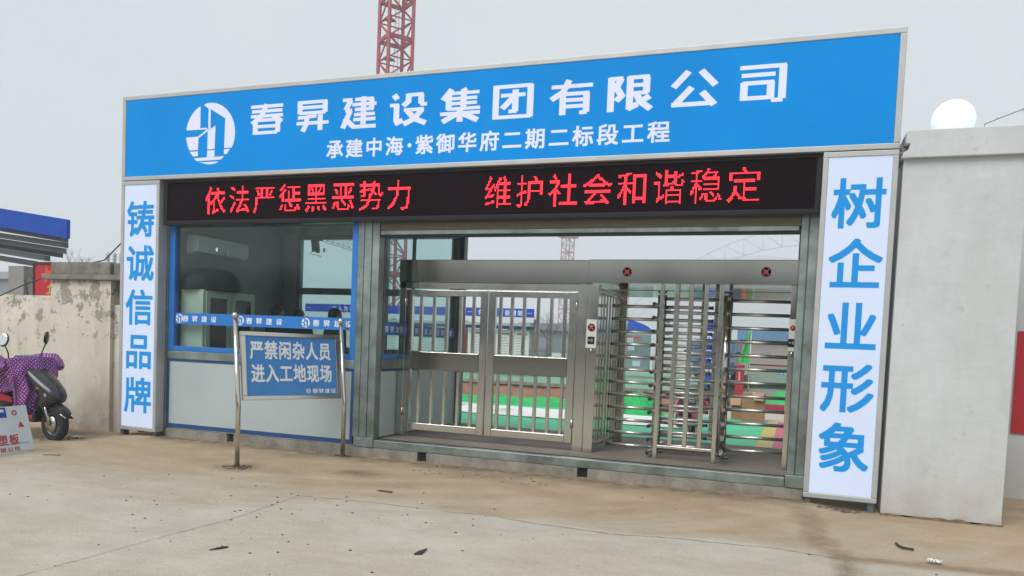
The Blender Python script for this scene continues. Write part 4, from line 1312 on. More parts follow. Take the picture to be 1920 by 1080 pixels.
# cartons
card = mat('cardboard', '#9a7258', .85, var=.08)
def carton(x0, x1, ya, yb, h, lab):
    t = thing('carton', lab, 'cardboard box', ((x0 + x1) / 2, (ya + yb) / 2, 0), group='cardboard boxes behind the turnstile')
    build('box', MB().box(x0, x1, ya, yb, .002, h), card, t, bevel=.008)
    build('flap', MB().poly([(x1, ya, h), (x1, yb, h), (x1 + .10, yb + .02, h - .16), (x1 + .12, ya - .04, h - .18)]).poly([(x1 - .02, ya - .004, h), (x1 - .24, ya - .004, h), (x1 - .2, ya - .1, h - .13), (x1 - .02, ya - .09, h - .13)]), mat('cardboard_inner', '#ad8a6c', .85), t)
    build('tape', MB().box((x0 + x1) / 2 - .03, (x0 + x1) / 2 + .03, ya - .003, yb, h + .001, h + .004), mat('packing_tape', '#b59a72', .35), t)
carton(7.22, 7.64, 7.9, 8.3, .56, 'larger brown cardboard box with open flaps behind the turnstile')
carton(7.0, 7.2, 8.3, 8.55, .42, 'smaller brown cardboard box left of the larger one')

# striped kerb, mesh fence, red post, flag
kb = thing('striped_kerb', 'red and white striped kerb at the far right behind the turnstile', 'kerb', (8.5, 10.9, 0))
for k in range(6):
    build('kerb_block', MB().box(7.55 + k * .42, 7.55 + k * .42 + .415, 10.8, 11.0, .0, .19), mat('kerb_red' if k % 2 == 0 else 'kerb_white', '#93283a' if k % 2 == 0 else '#c4bcb4', .6, var=.1), kb, bevel=.01)
sheet('beige_paving', [(6.3, 8.3), (12, 8.3), (12, 10.8), (6.3, 10.8)], .004, mat('beige_paving', '#b3aa9b', .8, var=.08))
mf = thing('mesh_fence', 'green wire-mesh fence panel with a dark red top rail and a small blue plate', 'fence', (8.2, 15, 0))
mb = MB()
for k in range(46):
    mb.bar((6.97 + k * .055, 15, .12), (6.97 + k * .055, 15, 1.0), .006)
for k in range(17):
    mb.bar((6.95, 15.008, .12 + k * .055), (9.5, 15.008, .12 + k * .055), .006)
build('mesh', mb, mat('green_wire', '#4f8f74', .6), mf)
build('top_rail', MB().box(6.93, 9.5, 14.97, 15.03, 1.001, 1.04), mat('rail_red', '#7c2c34', .5), mf)
build('post', MB().box(6.92, 6.97, 14.97, 15.03, .0, 1.0), mat('fence_post', '#3a4440', .5), mf)
build('plate', MB().box(7.73, 8.12, 14.95, 14.965, .77, .88), mat('plate_blue', '#2b86c8', .5), mf)
mb = MB()
put_logo(mb, (7.80, 14.947, .825), X, Z, .08)
for i, ch in enumerate('春昇'):
    put_head(mb, ch, (7.91 + i * .09, 14.947, .825), X, Z, .07, .06)
build('plate_lettering', mb, white_letter, mf)
mb = MB()
mb.grid(lambda u, v: (7.4 + u * 2.5, 12 + v * 2.6, .02 + .32 * math.sin(min(1, v * 1.6) * math.pi / 2) * (.8 + .2 * math.sin(u * 9)) * min(1, u * 8)), 30, 12)
tag(build('netted_mound', mb, netm), 'low mound under bright green netting behind the striped kerb', 'mound')
rp = thing('red_gate_post', 'short red square post with white marks beside the mesh fence', 'post', (6.7, 15, 0))
build('post_body', MB().box(6.60, 6.82, 14.9, 15.1, .0, 1.0), mat('post_red', '#b02437', .5, var=.08), rp, bevel=.01)
build('post_mark', MB().box(6.68, 6.72, 14.89, 14.897, .55, .8), mat('post_mark', '#d8a8a8', .5), rp)
fl = thing('flag', 'drooping bright green flag on a white pole behind the turnstile', 'flag', (6.95, 14.6, 0))
build('pole', MB().tube([(6.97, 14.6, 0), (6.97, 14.6, 2.0)], .014, 8), mat('pole_white', '#c8ccca', .4), fl)
mb = MB()
mb.grid(lambda u, v: (6.96 - (.03 + .26 * v) * u + .02 * math.sin(v * 9 + u * 4), 14.59 + .05 * math.sin(u * 8 + v * 5), 1.95 - .9 * v), 12, 16)
build('cloth', mb, mat('flag_green', '#3fbf55', .7, var=.1, vscale=5), fl)

# ------------------------------------------------------------------ signpost with five blue plates
plate_blue = mat('sign_plate_blue', '#1c45a8', .45)
sp = thing('direction_signpost', 'direction post carrying blue text plates under a rounded blue top', 'signpost', (6.28, 12.1, 0))
mb = MB().box(5.95, 6.0, 12.1, 12.16, .02, 1.95).box(6.58, 6.63, 12.1, 12.16, .02, 1.95)
build('post', mb, mat('signpost_grey', '#8f9698', .5), sp)
arch = [(5.93 + .72 * k / 14, 1.93 + .21 * math.sin(math.pi * k / 14)) for k in range(15)] + [(6.65, 1.83), (5.93, 1.83)]
build('top_plate', MB().prism(arch, (0, 12.085, 0), X, Z, Y, .03), plate_blue, sp)
build('white_strip', MB().box(5.93, 6.65, 12.09, 12.11, 1.775, 1.828), mat('strip_white', '#c8cccc', .5), sp)
for txt, za, zb in (('办公室', 1.57, 1.765), ('二号楼', 1.30, 1.49), ('VR体验区', 1.03, 1.22), ('样板展区', .79, .96), ('', .56, .73), ('', .36, .53)):
    pz = build('text_plate', MB().box(5.96, 6.62, 12.08, 12.095, za, zb), plate_blue, sp)
    if not txt:
        continue
    mb = MB()
    n_ = len(txt)
    for i, ch in enumerate(txt):
        put_char(mb, ch, (6.29 + (i - (n_ - 1) / 2) * (.56 / max(3, n_)), 12.077, (za + zb) / 2), X, Z, .50 / max(3, n_), .14, .02)
    build('plate_lettering', mb, white_letter, pz)
build('concrete_foot', MB().box(5.9, 6.68, 12.05, 12.2, .0, .12), mat('dark_foot', '#3a3836', .8), sp)

# ------------------------------------------------------------------ blue-topped display boards
def display_board(x0, x1, y, zb, zt, lab):
    t = thing('display_board', lab, 'display board', ((x0 + x1) / 2, y, zb), group='rounded display boards inside the site')
    wdt = x1 - x0
    hh = zt - zb
    outer = [(x0, zb)] + [(x0 + wdt * k / 20, zb + hh * (.80 + .20 * math.sin(math.pi * k / 20) ** .7)) for k in range(21)] + [(x1, zb)]
    build('board_edge', MB().prism(outer, (0, y, 0), X, Z, Y, .08), mat('board_white', '#cfd4d4', .5), t)
    inner = [(x0 + .06 + (wdt - .12) * k / 20, zb + hh * (.78 + .195 * math.sin(math.pi * k / 20) ** .7)) for k in range(21)] + [(x1 - .06, zb + hh * .76), (x0 + .06, zb + hh * .76)]
    build('blue_header', MB().prism(inner, (0, y - .012, 0), X, Z, Y, .01), mat('header_blue', '#1b49b4', .45), t)
    build('title_strip', MB().box(x0 + .06, x1 - .06, y - .012, y - .002, zb + hh * .69, zb + hh * .755), mat('title_strip', '#c9c6bd', .5), t)
    mb = MB().box(x0 + wdt * .25, x0 + wdt * .36, y - .016, y - .013, zb + hh * .71, zb + hh * .74).box(x0 + wdt * .42, x0 + wdt * .52, y - .016, y - .013, zb + hh * .71, zb + hh * .74).box(x0 + wdt * .62, x0 + wdt * .7, y - .016, y - .013, zb + hh * .71, zb + hh * .74)
    build('strip_marks', mb, mat('print_grey', '#6a6662', .6), t)
    build('display_case', MB().box(x0 + .06, x1 - .06, y - .012, y - .002, zb + .08, zb + hh * .68), mat('case_teal', '#76898c', .2, var=.25, vscale=1.4), t)
    rr = random.Random(int(x0 * 10))
    for k in range(6):
        a = x0 + .12 + wdt * .74 * rr.random()
        b_ = zb + hh * (.1 + .42 * rr.random())
        build('notice_sheet', MB().box(a, a + .2, y - .016 - .001 * k, y - .0125 - .001 * k, b_, b_ + .16), mat('sheet_paper', '#a9bcc2', .6, var=.2, vscale=2), t)
    mb = MB()
    for k in range(4):
        mb.box(x0 + wdt * (.50 + .09 * k), x0 + wdt * (.50 + .09 * k) + wdt * .07, y - .016, y - .013, zb + hh * .60, zb + hh * .645)
    build('red_marks', mb, mat('print_red', '#b23a4e', .6), t)
    return t
display_board(1.55, 4.06, 16, .62, 2.30, 'white-edged display board with a rounded blue top, seen left of the first rotor')
display_board(5.05, 6.0, 19, .5, 1.9, 'narrow display board with a rounded top, left of the direction signpost')

# notice boards with blue headers
def notice_board(x0, x1, y, text, xs, lab):
    t = thing('bulletin_board', lab, 'notice board', ((x0 + x1) / 2, y, .43), group='roofed notice boards on the netted bed')
    build('header', MB().box(x0, x1, y - .03, y, 2.05, 2.285), mat('header_blue2', '#1a36a6', .45), t)
    build('header_back', MB().box(x0, x1, y - .028, y, 1.91, 2.048), mat('header_white', '#c6cacb', .5), t)
    mb = MB()
    for ch, xx in zip(text, xs):
        put_char(mb, ch, (xx, y - .033, 2.165), X, Z, .145, .155, .014)
    mb.box(x0 + .06, x0 + .2, y - .034, y - .031, 2.16, 2.168).box(x1 - .2, x1 - .06, y - .034, y - .031, 2.16, 2.168)
    build('header_lettering', mb, white_letter, t)
    build('rain_roof', MB().box(x0 + .02, x1 - .02, y - .25, y + .2, 1.80, 1.88), mat('board_roof', '#9aa2a4', .5), t)
    build('blue_rail', MB().box(x0 + .05, x1 - .03, y - .12, y - .02, 1.715, 1.798), mat('board_blue_rail', '#2e5f92', .5), t)
    for px in (x0 + .02, x1 - .0):
        build('post', MB().box(px - .045, px + .045, y - .02, y + .06, .40, 2.0), steel, t)
    n_ = max(2, int(round((x1 - x0) / .55)))
    ww = (x1 - x0 - .2) / n_
    for k in range(n_):
        a = x0 + .1 + k * ww
        pn = build('notice_panel', MB().box(a + .012, a + ww - .012, y - .02, y, .62, 1.70), mat('panel_paper', '#c8ccc8', .5), t)
        mb = MB()
        for j in range(5):
            mb.box(a + ww * (.2 + .13 * j), a + ww * (.2 + .13 * j) + .055, y - .0245, y - .0215, 1.56, 1.61)
        build('heading_marks', mb, mat('print_dark', '#6b6f70', .6), pn)
        mb = MB()
        rr = random.Random(k)
        for j in range(11):
            zz = 1.46 - j * .072
            mb.box(a + .07, a + ww - .07 - rr.uniform(0, ww * .3), y - .0245, y - .0215, zz, zz + .022)
        build('text_marks', mb, mat('print_pale', '#9da2a2', .6), pn)
    build('lower_rail', MB().box(x0, x1 - .55, y - .03, y + .03, .52, .57), steel, t)
    return t
notice_board(-.62, 1.40, 12.5, '保安全节能增效', (-.167, .02, .2, .44, .63, .82, 1.0), 'roofed notice board with a royal blue header, seen through the double door')
notice_board(-6.0, -.95, 12.6, '以人为本安全第一', (-4.97, -4.77, -4.57, -4.37, -3.95, -3.75, -3.55, -3.35), 'long roofed notice board with a blue header, seen through the booth glass')

# ------------------------------------------------------------------ vehicles
def wheel_mesh(c, r, wdt, axis='y', parent=None, local=False, n=28, rimcol='#8d8f92', spokes=5):
    c = Vector(c)
    t = wdt / 2
    ty = MB().lathe([(r * .66, -t * .7), (r * .80, -t), (r * .95, -t * .8), (r, -t * .35), (r, t * .35), (r * .95, t * .8), (r * .80, t), (r * .66, t * .7)], c, axis, n)
    o = build('wheel', ty, mat('tyre_rubber', '#1a1918', .8, var=.2, vscale=20), parent, local)
    mb = MB().lathe([(r * .655, -t * .6), (r * .56, -t * .5), (r * .56, t * .5), (r * .655, t * .6), (r * .655, -t * .6)], c, axis, n)
    mb.lathe([(0, -t * .9), (r * .2, -t * .8), (r * .2, t * .8), (0, t * .9)], c, axis, 14)
    rim = mat('alloy_rim', rimcol, .35, .8)
    for k in range(spokes):
        a = 2 * math.pi * k / spokes
        d = Vector((math.cos(a), 0, math.sin(a))) if axis == 'y' else Vector((0, math.cos(a), math.sin(a)))
        tn = Vector((-d.z, 0, d.x)) if axis == 'y' else Vector((0, -d.z, d.y))
        for s in (-.055, .055):
            mb.bar(c + d * r * .15 + tn * s * r, c + d * r * .6 + tn * s * 2.4 * r, r * .075, wdt * .35, (0, 1, 0) if axis == 'y' else (1, 0, 0))
    build('rim', mb, rim, o, local)
    return o

def spotted_quilt():
    m = bpy.data.materials.new('spotted_quilt')
    m.use_nodes = True
    n, l = m.node_tree.nodes, m.node_tree.links
    p = n['Principled BSDF']
    p.inputs['Roughness'].default_value = .55
    p.inputs['Sheen Weight'].default_value = .1
    tc = n.new('ShaderNodeTexCoord')
    vo = n.new('ShaderNodeTexVoronoi')
    vo.voronoi_dimensions = '2D'
    vo.inputs['Scale'].default_value = 30
    vo.inputs['Randomness'].default_value = .22
    um = n.new('ShaderNodeMapping'); um.inputs['Rotation'].default_value = (0, 0, math.radians(45))
    l.new(tc.outputs['UV'], um.inputs['Vector'])
    l.new(um.outputs[0], vo.inputs['Vector'])
    r = n.new('ShaderNodeValToRGB')
    r.color_ramp.elements[0].position = .17; r.color_ramp.elements[1].position = .24
    r.color_ramp.elements[0].color = C('#d0b6d2'); r.color_ramp.elements[1].color = C('#6d1479')
    l.new(vo.outputs['Distance'], r.inputs['Fac'])
    l.new(r.outputs[0], p.inputs['Base Color'])
    nb = n.new('ShaderNodeTexNoise'); nb.inputs['Scale'].default_value = 9
    l.new(tc.outputs['Object'], nb.inputs['Vector'])
    bp = n.new('ShaderNodeBump'); bp.inputs['Strength'].default_value = .6; bp.inputs['Distance'].default_value = .03
    l.new(nb.outputs['Fac'], bp.inputs['Height']); l.new(bp.outputs[0], p.inputs['Normal'])
    return m

# purple-covered scooter: local frame, +x forward, wheel contact z=0, front axle at x=0
s1 = thing('motor_scooter', 'black motor scooter wrapped in a purple white-dotted windproof quilt by the wall', 'scooter', (-.24, -.70, -.108), math.radians(-6))
bodyk = mat('scooter_black', '#17191c', .28, coat=.4, var=.1)
wheel_mesh((0, 0, .215), .215, .10, 'y', s1, True, rimcol='#7c7e82', spokes=5)
wheel_mesh((-1.22, 0, .215), .215, .11, 'y', s1, True, rimcol='#7c7e82', spokes=5)
mb = MB()
for sy in (-.075, .075):
    mb.tube([(0, sy, .215), (-.06, sy, .36), (-.15, sy * .8, .56)], .018, 8)
build('fork', mb, steel, s1, local=True)
mb = MB()
mb.grid(lambda u, v: ((.255) * math.cos(math.radians(15 + 125 * u)), (v - .5) * .13, .225 + (.255 - .03 * (2 * v - 1) ** 2) * math.sin(math.radians(15 + 125 * u))), 16, 6)
fd = build('front_fender', mb, bodyk, s1, local=True)
build('fender_trim', MB().tube([(.16, -.06, .36), (.20, -.062, .34), (.27, -.05, .30)], .008, 6).tube([(.16, .06, .36), (.20, .062, .34), (.27, .05, .30)], .008, 6), steel, fd, local=True)
# front shield (nose): lofted cross sections
def loft(secs, m, name, parent, n=16, caps=True):
    mb = MB()
    rings = []
    for (cx, cz, hx, hy, pw) in secs:
        ring = []
        for j in range(n):
            a = 2 * math.pi * j / n
            ca, sa = math.cos(a), math.sin(a)
            ring.append(mb.b.verts.new((cx + hx * math.copysign(abs(ca) ** pw, ca), hy * math.copysign(abs(sa) ** pw, sa), cz)))
        rings.append(ring)
    for a, b in zip(rings, rings[1:]):
        for j in range(n):
            f = mb.b.faces.new((a[j], a[(j + 1) % n], b[(j + 1) % n], b[j])); f.smooth = True
    if caps:
        mb.b.faces.new(rings[0][::-1]); mb.b.faces.new(rings[-1])
    return build(name, mb, m, parent, local=True)
nose = loft([(-.20, .34, .08, .08, .8), (-.16, .43, .16, .11, .8), (-.09, .49, .20, .12, .8), (-.05, .55, .19, .12, .8), (-.10, .62, .18, .14, .8), (-.20, .70, .17, .155, .8), (-.30, .78, .14, .16, .8), (-.38, .85, .10, .15, .8), (-.42, .90, .05, .10, .8)], bodyk, 'front_shield', s1)
for sy in (-1, 1):
    build('headlight', MB().ball((-.02, sy * .108, .57), .035, 14, 10, 1, .5, 1), mat('lamp_lens', '#9aa2a6', .15), nose, local=True)
mb = MB().prism([(-.2, .22), (-.9, .22), (-1.0, .34), (-.9, .36), (-.3, .33), (-.2, .36)], (0, -.14, 0), X, Z, Y, .28)
build('footboard', mb, bodyk, s1, local=True, bevel=.02)
mb = MB().prism([(-.22, .27), (-.75, .24), (-.75, .285), (-.22, .31)], (0, -.146, 0), X, Z, Y, .005)
build('red_side_trim', mb, mat('scooter_red', '#a01c34', .3, coat=.3), s1, local=True)
loft([(-1.0, .34, .32, .14, .8), (-1.0, .52, .36, .16, .8), (-1.05, .66, .38, .15, .8)], bodyk, 'rear_body', s1)
loft([(-.98, .661, .34, .13, .7), (-.98, .73, .37, .15, .7), (-1.0, .77, .34, .12, .7)], mat('seat_vinyl', '#1d1d1f', .5), 'seat', s1)
mb = MB()
mb.grid(lambda u, v: (-1.12 + .62 * u, -.225 - .05 * math.sin(u * 3.1) + .02 * v, .60 - .17 * (u ** 2) * .5 - .14 * v * (1 - u * .5)), 14, 6)
build('red_lap_flap', mb, mat('red_cloth', '#a3182e', .6), s1, local=True)
# handlebar, dash and mirrors
hb = build('handlebar', MB().tube([(-.67, -.34, .93), (-.61, -.14, .95), (-.59, 0, .93), (-.61, .14, .95), (-.67, .34, .93)], .016, 10), black, s1, local=True)
ds = loft([(-.52, .90, .12, .11, .7), (-.55, .985, .14, .14, .7), (-.57, 1.015, .10, .11, .7)], mat('dash_grey', '#3b3d40', .4), 'dashboard', s1)
build('gauge', MB().lathe([(.0, .022), (.065, .02), (.075, .0)], (-.57, -.01, 1.005), 'z', 20), mat('gauge_face', '#9a9d98', .25), ds, local=True)
def mirror(sy, top, face):
    st = MB().tube([(-.61, sy * .19, .94), (-.595, sy * .205, 1.04), (-.58, sy * .25, top - .07)], .008, 8)
    m_ = build('mirror', st, black, s1, local=True)
    c = Vector((-.58, sy * .265, top))
    f = Vector(face).normalized()
    rgt = f.cross(Vector((0, 0, 1))).normalized()
    upm = rgt.cross(f)
    def disc(depth, rad, off):
        mb = MB()
        def fn_(u, v):
            th, ph = u * 2 * math.pi, v * math.pi
            return c + f * (off + depth * math.cos(ph)) + (rgt * (.75 * math.cos(th)) + upm * math.sin(th)) * rad * math.sin(ph)
        return mb.grid(fn_, 22, 12)
    build('mirror_shell', disc(.022, .086, 0), black_gloss, m_, local=True)
    build('mirror_glass', disc(.004, .076, .021), mat('mirror_glass', '#d5dbdc', .06, 1.0), m_, local=True)
mirror(-1, 1.20, (.35, -.9, .25))
mirror(1, 1.24, (-.75, -.65, .1))
quilt = spotted_quilt()
# quilt: apron hanging from the handlebar over the shield's rear, with mitts round the grips
def apron(u, v):
    a = (u - .5) * 2
    z = 1.0 - .76 * v - .03 * abs(a) * v
    half = .33 - .11 * v + .02 * math.sin(v * 9)
    y = half * math.sin(a * 1.25) / math.sin(1.25)
    fold = .030 * math.sin(u * 27 + v * 2.2) * (.25 + v) + .035 * noise.noise(Vector((u * 5, v * 4, 0)))
    x = -.345 - .02 * v - .17 * abs(a) ** 2.4 * (1 - .35 * v) + fold + .06 * math.sin(v * 3.1)
    return (x, y + .02 * noise.noise(Vector((u * 6, v * 5, 4))), z + .03 * math.cos(a * 1.5) - .02)
ap = build('windproof_quilt', MB().cloth(apron, 56, 34, .95, .80), quilt, s1, local=True)
so = ap.modifiers.new('thickness', 'SOLIDIFY'); so.thickness = .03
for sy in (-1, 1):
    ctr = [(-.86, .16, .90, .08), (-.78, .26, .915, .125), (-.70, .32, .93, .135), (-.60, .36, .935, .12), (-.49, .365, .91, .078), (-.41, .36, .88, .012)]
    def mitt(u, v, sy=sy):
        q = v * (len(ctr) - 1)
        i = min(int(q), len(ctr) - 2)
        t = q - i
        c = [ctr[i][k] * (1 - t) + ctr[i + 1][k] * t for k in range(4)]
        th = u * 2 * math.pi
        r = c[3] * (1 + .10 * math.sin(3 * th + 4 * v) + .12 * noise.noise(Vector((math.cos(th), math.sin(th), v * 5 + sy))))
        return (c[0] + .25 * r * math.sin(th), sy * c[1] + r * math.cos(th), c[2] + r * math.sin(th) - .02 * math.sin(v * 3))
    build('quilt_mitt', MB().cloth(mitt, 28, 20, .72, .60), quilt, s1, local=True)
def lap(u, v):
    bulge = math.sin(u * 3.14) * (.6 + .4 * math.sin(v * 3.14))
    return (-1.20 + .80 * u + .02 * math.sin(v * 7), -.20 - .11 * bulge + .05 * (v - .5) + .022 * math.sin(u * 15 + v * 3) + .03 * noise.noise(Vector((u * 5, v * 4, 2))),
            1.0 - .43 * v * (.75 + .25 * math.sin(u * 3.14)) - .12 * (1 - u) - .02 * math.sin(u * 9))
lf = build('quilt_lap', MB().cloth(lap, 40, 22, .85, .48), quilt, s1, local=True)
so = lf.modifiers.new('thickness', 'SOLIDIFY'); so.thickness = .03
for sy in (-1, 1):
    build('turn_signal', MB().ball((-.12, sy * .148, .64), .022, 12, 8, 1.6, .45, .7), mat('amber_lens', '#7d5a2c', .2), s1, local=True)
build('brake_hose', MB().tube([(-.02, -.085, .24), (-.06, -.11, .36), (-.16, -.10, .52)], .006, 6), black, s1, local=True)
build('brake_disc', MB().lathe([(.03, 0), (.10, 0), (.10, .004), (.03, .004)], (0, -.062, .215), 'y', 24), steel, s1, local=True)
mb = MB().tube([(-.75, .10, 0.005), (-.70, .12, .2)], .012, 8)
build('side_stand', mb, steel, s1, local=True)

# leaning white carton sheet with red print
bs = thing('packing_sheet', 'white flattened carton with red and blue print leaning against the scooter', 'carton sheet', (.26, -1.9, gz(.2, -1.9)))
zg = gz(.2, -1.9) + .012
B0 = Vector((.245, -1.36, zg)); ed = Vector((.10, -1.0, 0)).normalized()
bn = Vector((1.0, .10, 0)).normalized()
bu = (Vector((-.30, 0, 1.0)) + ed * -.0).normalized()
bfn = ed.cross(bu).normalized()
if bfn.x < 0: bfn = -bfn
bw, bh = .95, .50
build('sheet', MB().obox(B0 + ed * bw / 2 + bu * bh / 2, ed * bw / 2, bu * bh / 2, bfn * .012), mat('white_card', '#ccd4d7', .6, var=.05), bs, bevel=.003)
eu = -ed
def bp_(t, h):
    """t metres from the right edge, h above the bottom"""
    return B0 + ed * t + bu * h + bfn * .0135
redp = mat('print_crimson', '#b23c4c', .6)
mb = MB()
put_char(mb, '板', bp_(.235, .135), eu, bu, .12, .115, .03)
put_char(mb, '塑', bp_(.375, .135), eu, bu, .12, .115, .03)
for i, ch in enumerate('司公限有'):
    put_char(mb, ch, bp_(.22 + .085 * i, .03), eu, bu, .075, .05, .02)
build('red_lettering', mb, redp, bs)
mb = MB().poly([bp_(.155, .26), bp_(.075, .26), bp_(.115, .33)])
build('red_triangle', mb, redp, bs)
mb = MB().poly([bp_(.17 - .035 * math.cos(a * .5236), .425 + .03 * math.sin(a * .5236)) for a in range(12)])
build('red_disc', mb, redp, bs)
mb = MB().poly([bp_(.17, .405) + bfn * .001, bp_(.17 + .02, .43) + bfn * .001, bp_(.15, .43) + bfn * .001])
mb.obox(bp_(.42, .455), eu * .125, bu * .016, bfn * .0006)
build('pale_symbols', mb, mat('card_white_ink', '#d8dde0', .6), bs)
mb = MB().obox(bp_(.42, .435), eu * .15, bu * .055, bfn * .0004).obox(bp_(.30, .085), eu * .25, bu * .0025, bfn * .0004)
build('blue_print', mb, mat('print_blue', '#2a3aa0', .6), bs)

# red scooter parked inside the site, seen from the front through the rotors
s2 = thing('electric_bike', 'red and grey electric bike parked behind the turnstile rotors', 'electric bike', (6.66, 4.9, .004), math.radians(-70))
wheel_mesh((0, 0, .17), .17, .08, 'y', s2, True, rimcol='#46484c', spokes=6)
wheel_mesh((-.95, 0, .17), .17, .08, 'y', s2, True, rimcol='#46484c', spokes=6)
bred = mat('bike_red', '#a81830', .3, coat=.4)
bgrey = mat('bike_grey', '#4a5258', .4)
mb = MB()
mb.grid(lambda u, v: (.20 * math.cos(math.radians(200 - 190 * u)), (v - .5) * .10, .18 + .20 * math.sin(math.radians(200 - 190 * u))), 16, 4)
build('front_fender', mb, bred, s2, local=True)
loft([(-.14, .24, .05, .12, .8), (-.16, .40, .07, .17, .8), (-.20, .55, .07, .17, .8), (-.26, .68, .05, .10, .8)], bgrey, 'front_shield', s2)
mb = MB()
mb.grid(lambda u, v: (-.10 + .03 * math.cos(v * 6.283) - .10 * math.sin(math.pi * u), .25 * math.cos(math.pi * u) + .025 * math.sin(v * 6.283) * math.cos(math.pi * u), .38 + .22 * math.sin(math.pi * u) + .025 * math.sin(v * 6.283)), 24, 8)
build('red_cowl', mb, bred, s2, local=True)
build('footboard', MB().prism([(-.2, .16), (-.72, .16), (-.72, .22), (-.2, .22)], (0, -.1, 0), X, Z, Y, .2), bgrey, s2, local=True, bevel=.015)
loft([(-.85, .22, .16, .10, .8), (-.86, .42, .2, .12, .8), (-.88, .5, .2, .11, .8)], bred, 'rear_body', s2)
loft([(-.86, .501, .2, .1, .7), (-.86, .56, .22, .12, .7), (-.86, .59, .19, .09, .7)], mat('seat_vinyl', '#1d1d1f', .5), 'seat', s2)
build('handlebar', MB().tube([(-.34, -.27, .70), (-.27, 0, .68), (-.34, .27, .70)], .014, 8), black, s2, local=True)
build('headlight', MB().ball((-.10, 0, .50), .045, 14, 8, .5, 1, .8), mat('lamp_lens', '#9aa2a6', .15), s2, local=True)

# small blue van far inside
vn = thing('parked_van', 'small blue van parked beyond the rotors, left of the signpost', 'van', (5.6, 18.5, .43))
mb = MB().prism([(17.8, .62), (17.75, 1.05), (17.95, 1.16), (18.45, 1.66), (21.3, 1.68), (21.4, .62)], (4.84, 0, 0), Y, Z, X, 1.5)
build('body', mb, mat('van_blue', '#38577c', .3, coat=.4, var=.05), vn, bevel=.05)
mb = MB().obox((5.59, 18.19, 1.415), (.66, 0, 0), (0, .23, .23), (0, -.008, .008))
build('windscreen', mb, mat('vehicle_glass', '#3a5570', .08), vn)
for wy in (18.3, 20.7):
    for wx in (4.86, 6.32):
        wheel_mesh((wx, wy, .68), .24, .16, 'x', vn)
for wx in (4.76, 6.42):
    build('side_mirror', MB().box(wx - .06, wx + .06, 18.25, 18.32, 1.2, 1.36), black, vn, bevel=.015)
for wx in (5.02, 6.16):
    build('headlight', MB().ball((wx, 17.79, .92), .09, 12, 8, 1, .4, .8), mat('lamp_lens', '#9aa2a6', .15), vn)

# ------------------------------------------------------------------ far: shed, stadium, cranes, grey block
sh = thing('site_shed', 'long greyish-pink site shed with a blue-grey roof band at the right', 'shed', (9.5, 30, .0))
build('wall', MB().box(5.85, 15, 28, 34, .0, 1.93), mat('shed_wall', '#9b8e8b', .8, var=.05), sh)
build('roof_band', MB().box(5.7, 15.2, 27.8, 34.2, 1.932, 2.42), mat('shed_blue', '#5d7fa2', .55, var=.06), sh)
build('notice_patch', MB().box(6.75, 7.05, 27.98, 27.995, 1.32, 1.58), mat('shed_patch', '#8a8a90', .7), sh)
build('base_band', MB().box(5.84, 15, 27.985, 27.998, .0, .75), mat('shed_base', '#8f9a8e', .8), sh)

st = thing('stadium', 'huge pale stadium with a trussed roof arch fading in the haze', 'stadium', (-18, 520, -.2))
mb = MB()
mb.grid(lambda u, v: (-18 + 124 * math.cos(math.pi * (1 - u)) * (1 - .45 * v ** 1.5), 457 + 80 * (1 - math.sin(math.pi * u)) + 16 * v, -.2 + 60 * math.sin(v * math.pi / 2) * (.45 + .55 * math.sin(math.pi * u))), 40, 12)
build('shell', mb, mat('stadium_skin', '#a8adb0', .6, var=.05, vscale=.05), st)
mb = MB()
def arch_pt(t, dz):
    return Vector((-104 + 224 * t, 452, 67.7 - 60 * ((t - .52) / .5) ** 2 + dz))
K = 22
for k in range(K):
    a, b = k / K, (k + 1) / K
    mb.tube([arch_pt(a, 4.8), arch_pt(b, 4.8)], .42, 6)
    mb.tube([arch_pt(a, -4.8), arch_pt(b, -4.8)], .42, 6)
    mb.tube([arch_pt(a, -4.8), arch_pt(a, 4.8)], .3, 5)
    mb.tube([arch_pt(a, 4.8), arch_pt(b, -4.8)], .3, 5)
build('roof_arch', mb, mat('arch_hazed_steel', '#b6babc', .5), st)  # steel colour paled to add haze fade to the arch

def mast(mb, cx, cy, z0, z1, s, rot, seg, r, diag=.5):
    cs = [(math.cos(rot + math.pi / 4 + k * math.pi / 2) * s / math.sqrt(2), math.sin(rot + math.pi / 4 + k * math.pi / 2) * s / math.sqrt(2)) for k in range(4)]
    for x, y in cs:
        mb.bar((cx + x, cy + y, z0), (cx + x, cy + y, z1), r * 2)
    n_ = int((z1 - z0) / (seg / 2))
    for k in range(n_):
        za, zb = z0 + k * seg / 2, z0 + (k + 1) * seg / 2
        for j in range(4):
            a, b = cs[j], cs[(j + 1) % 4]
            if (k + j) % 2: a, b = b, a
            mb.bar((cx + a[0], cy + a[1], za), (cx + b[0], cy + b[1], zb), r * 1.1 * diag * 2)
            if k % 2 == 0:
                mb.bar((cx + a[0], cy + a[1], za), (cx + b[0], cy + b[1], za), r * 1.6)
                mb.bar((cx + a[0], cy + a[1], za + .16), (cx + b[0], cy + b[1], za + .16), r * 1.1)
            else:
                mb.bar((cx + a[0], cy + a[1], za), (cx + b[0], cy + b[1], za), r * .8)
crane_red = mat('crane_red', '#a5404a', .6, var=.15, vscale=.8)
c1 = thing('tower_crane', 'red lattice crane mast rising above the blue sign, the nearest crane', 'tower crane', (-21.3, 45, -.1), group='tower cranes over the site')
mb = MB()
mast(mb, -21.35, 45, .4, 33, 1.91, math.radians(52), 2.9, .10, .42)
build('mast', mb, crane_red, c1)
mb = MB().tube([(-21.5, 45.1, .4), (-21.5, 45.1, 33)], .02, 5).tube([(-21.2, 45.1, .4), (-21.2, 45.1, 33)], .02, 5)
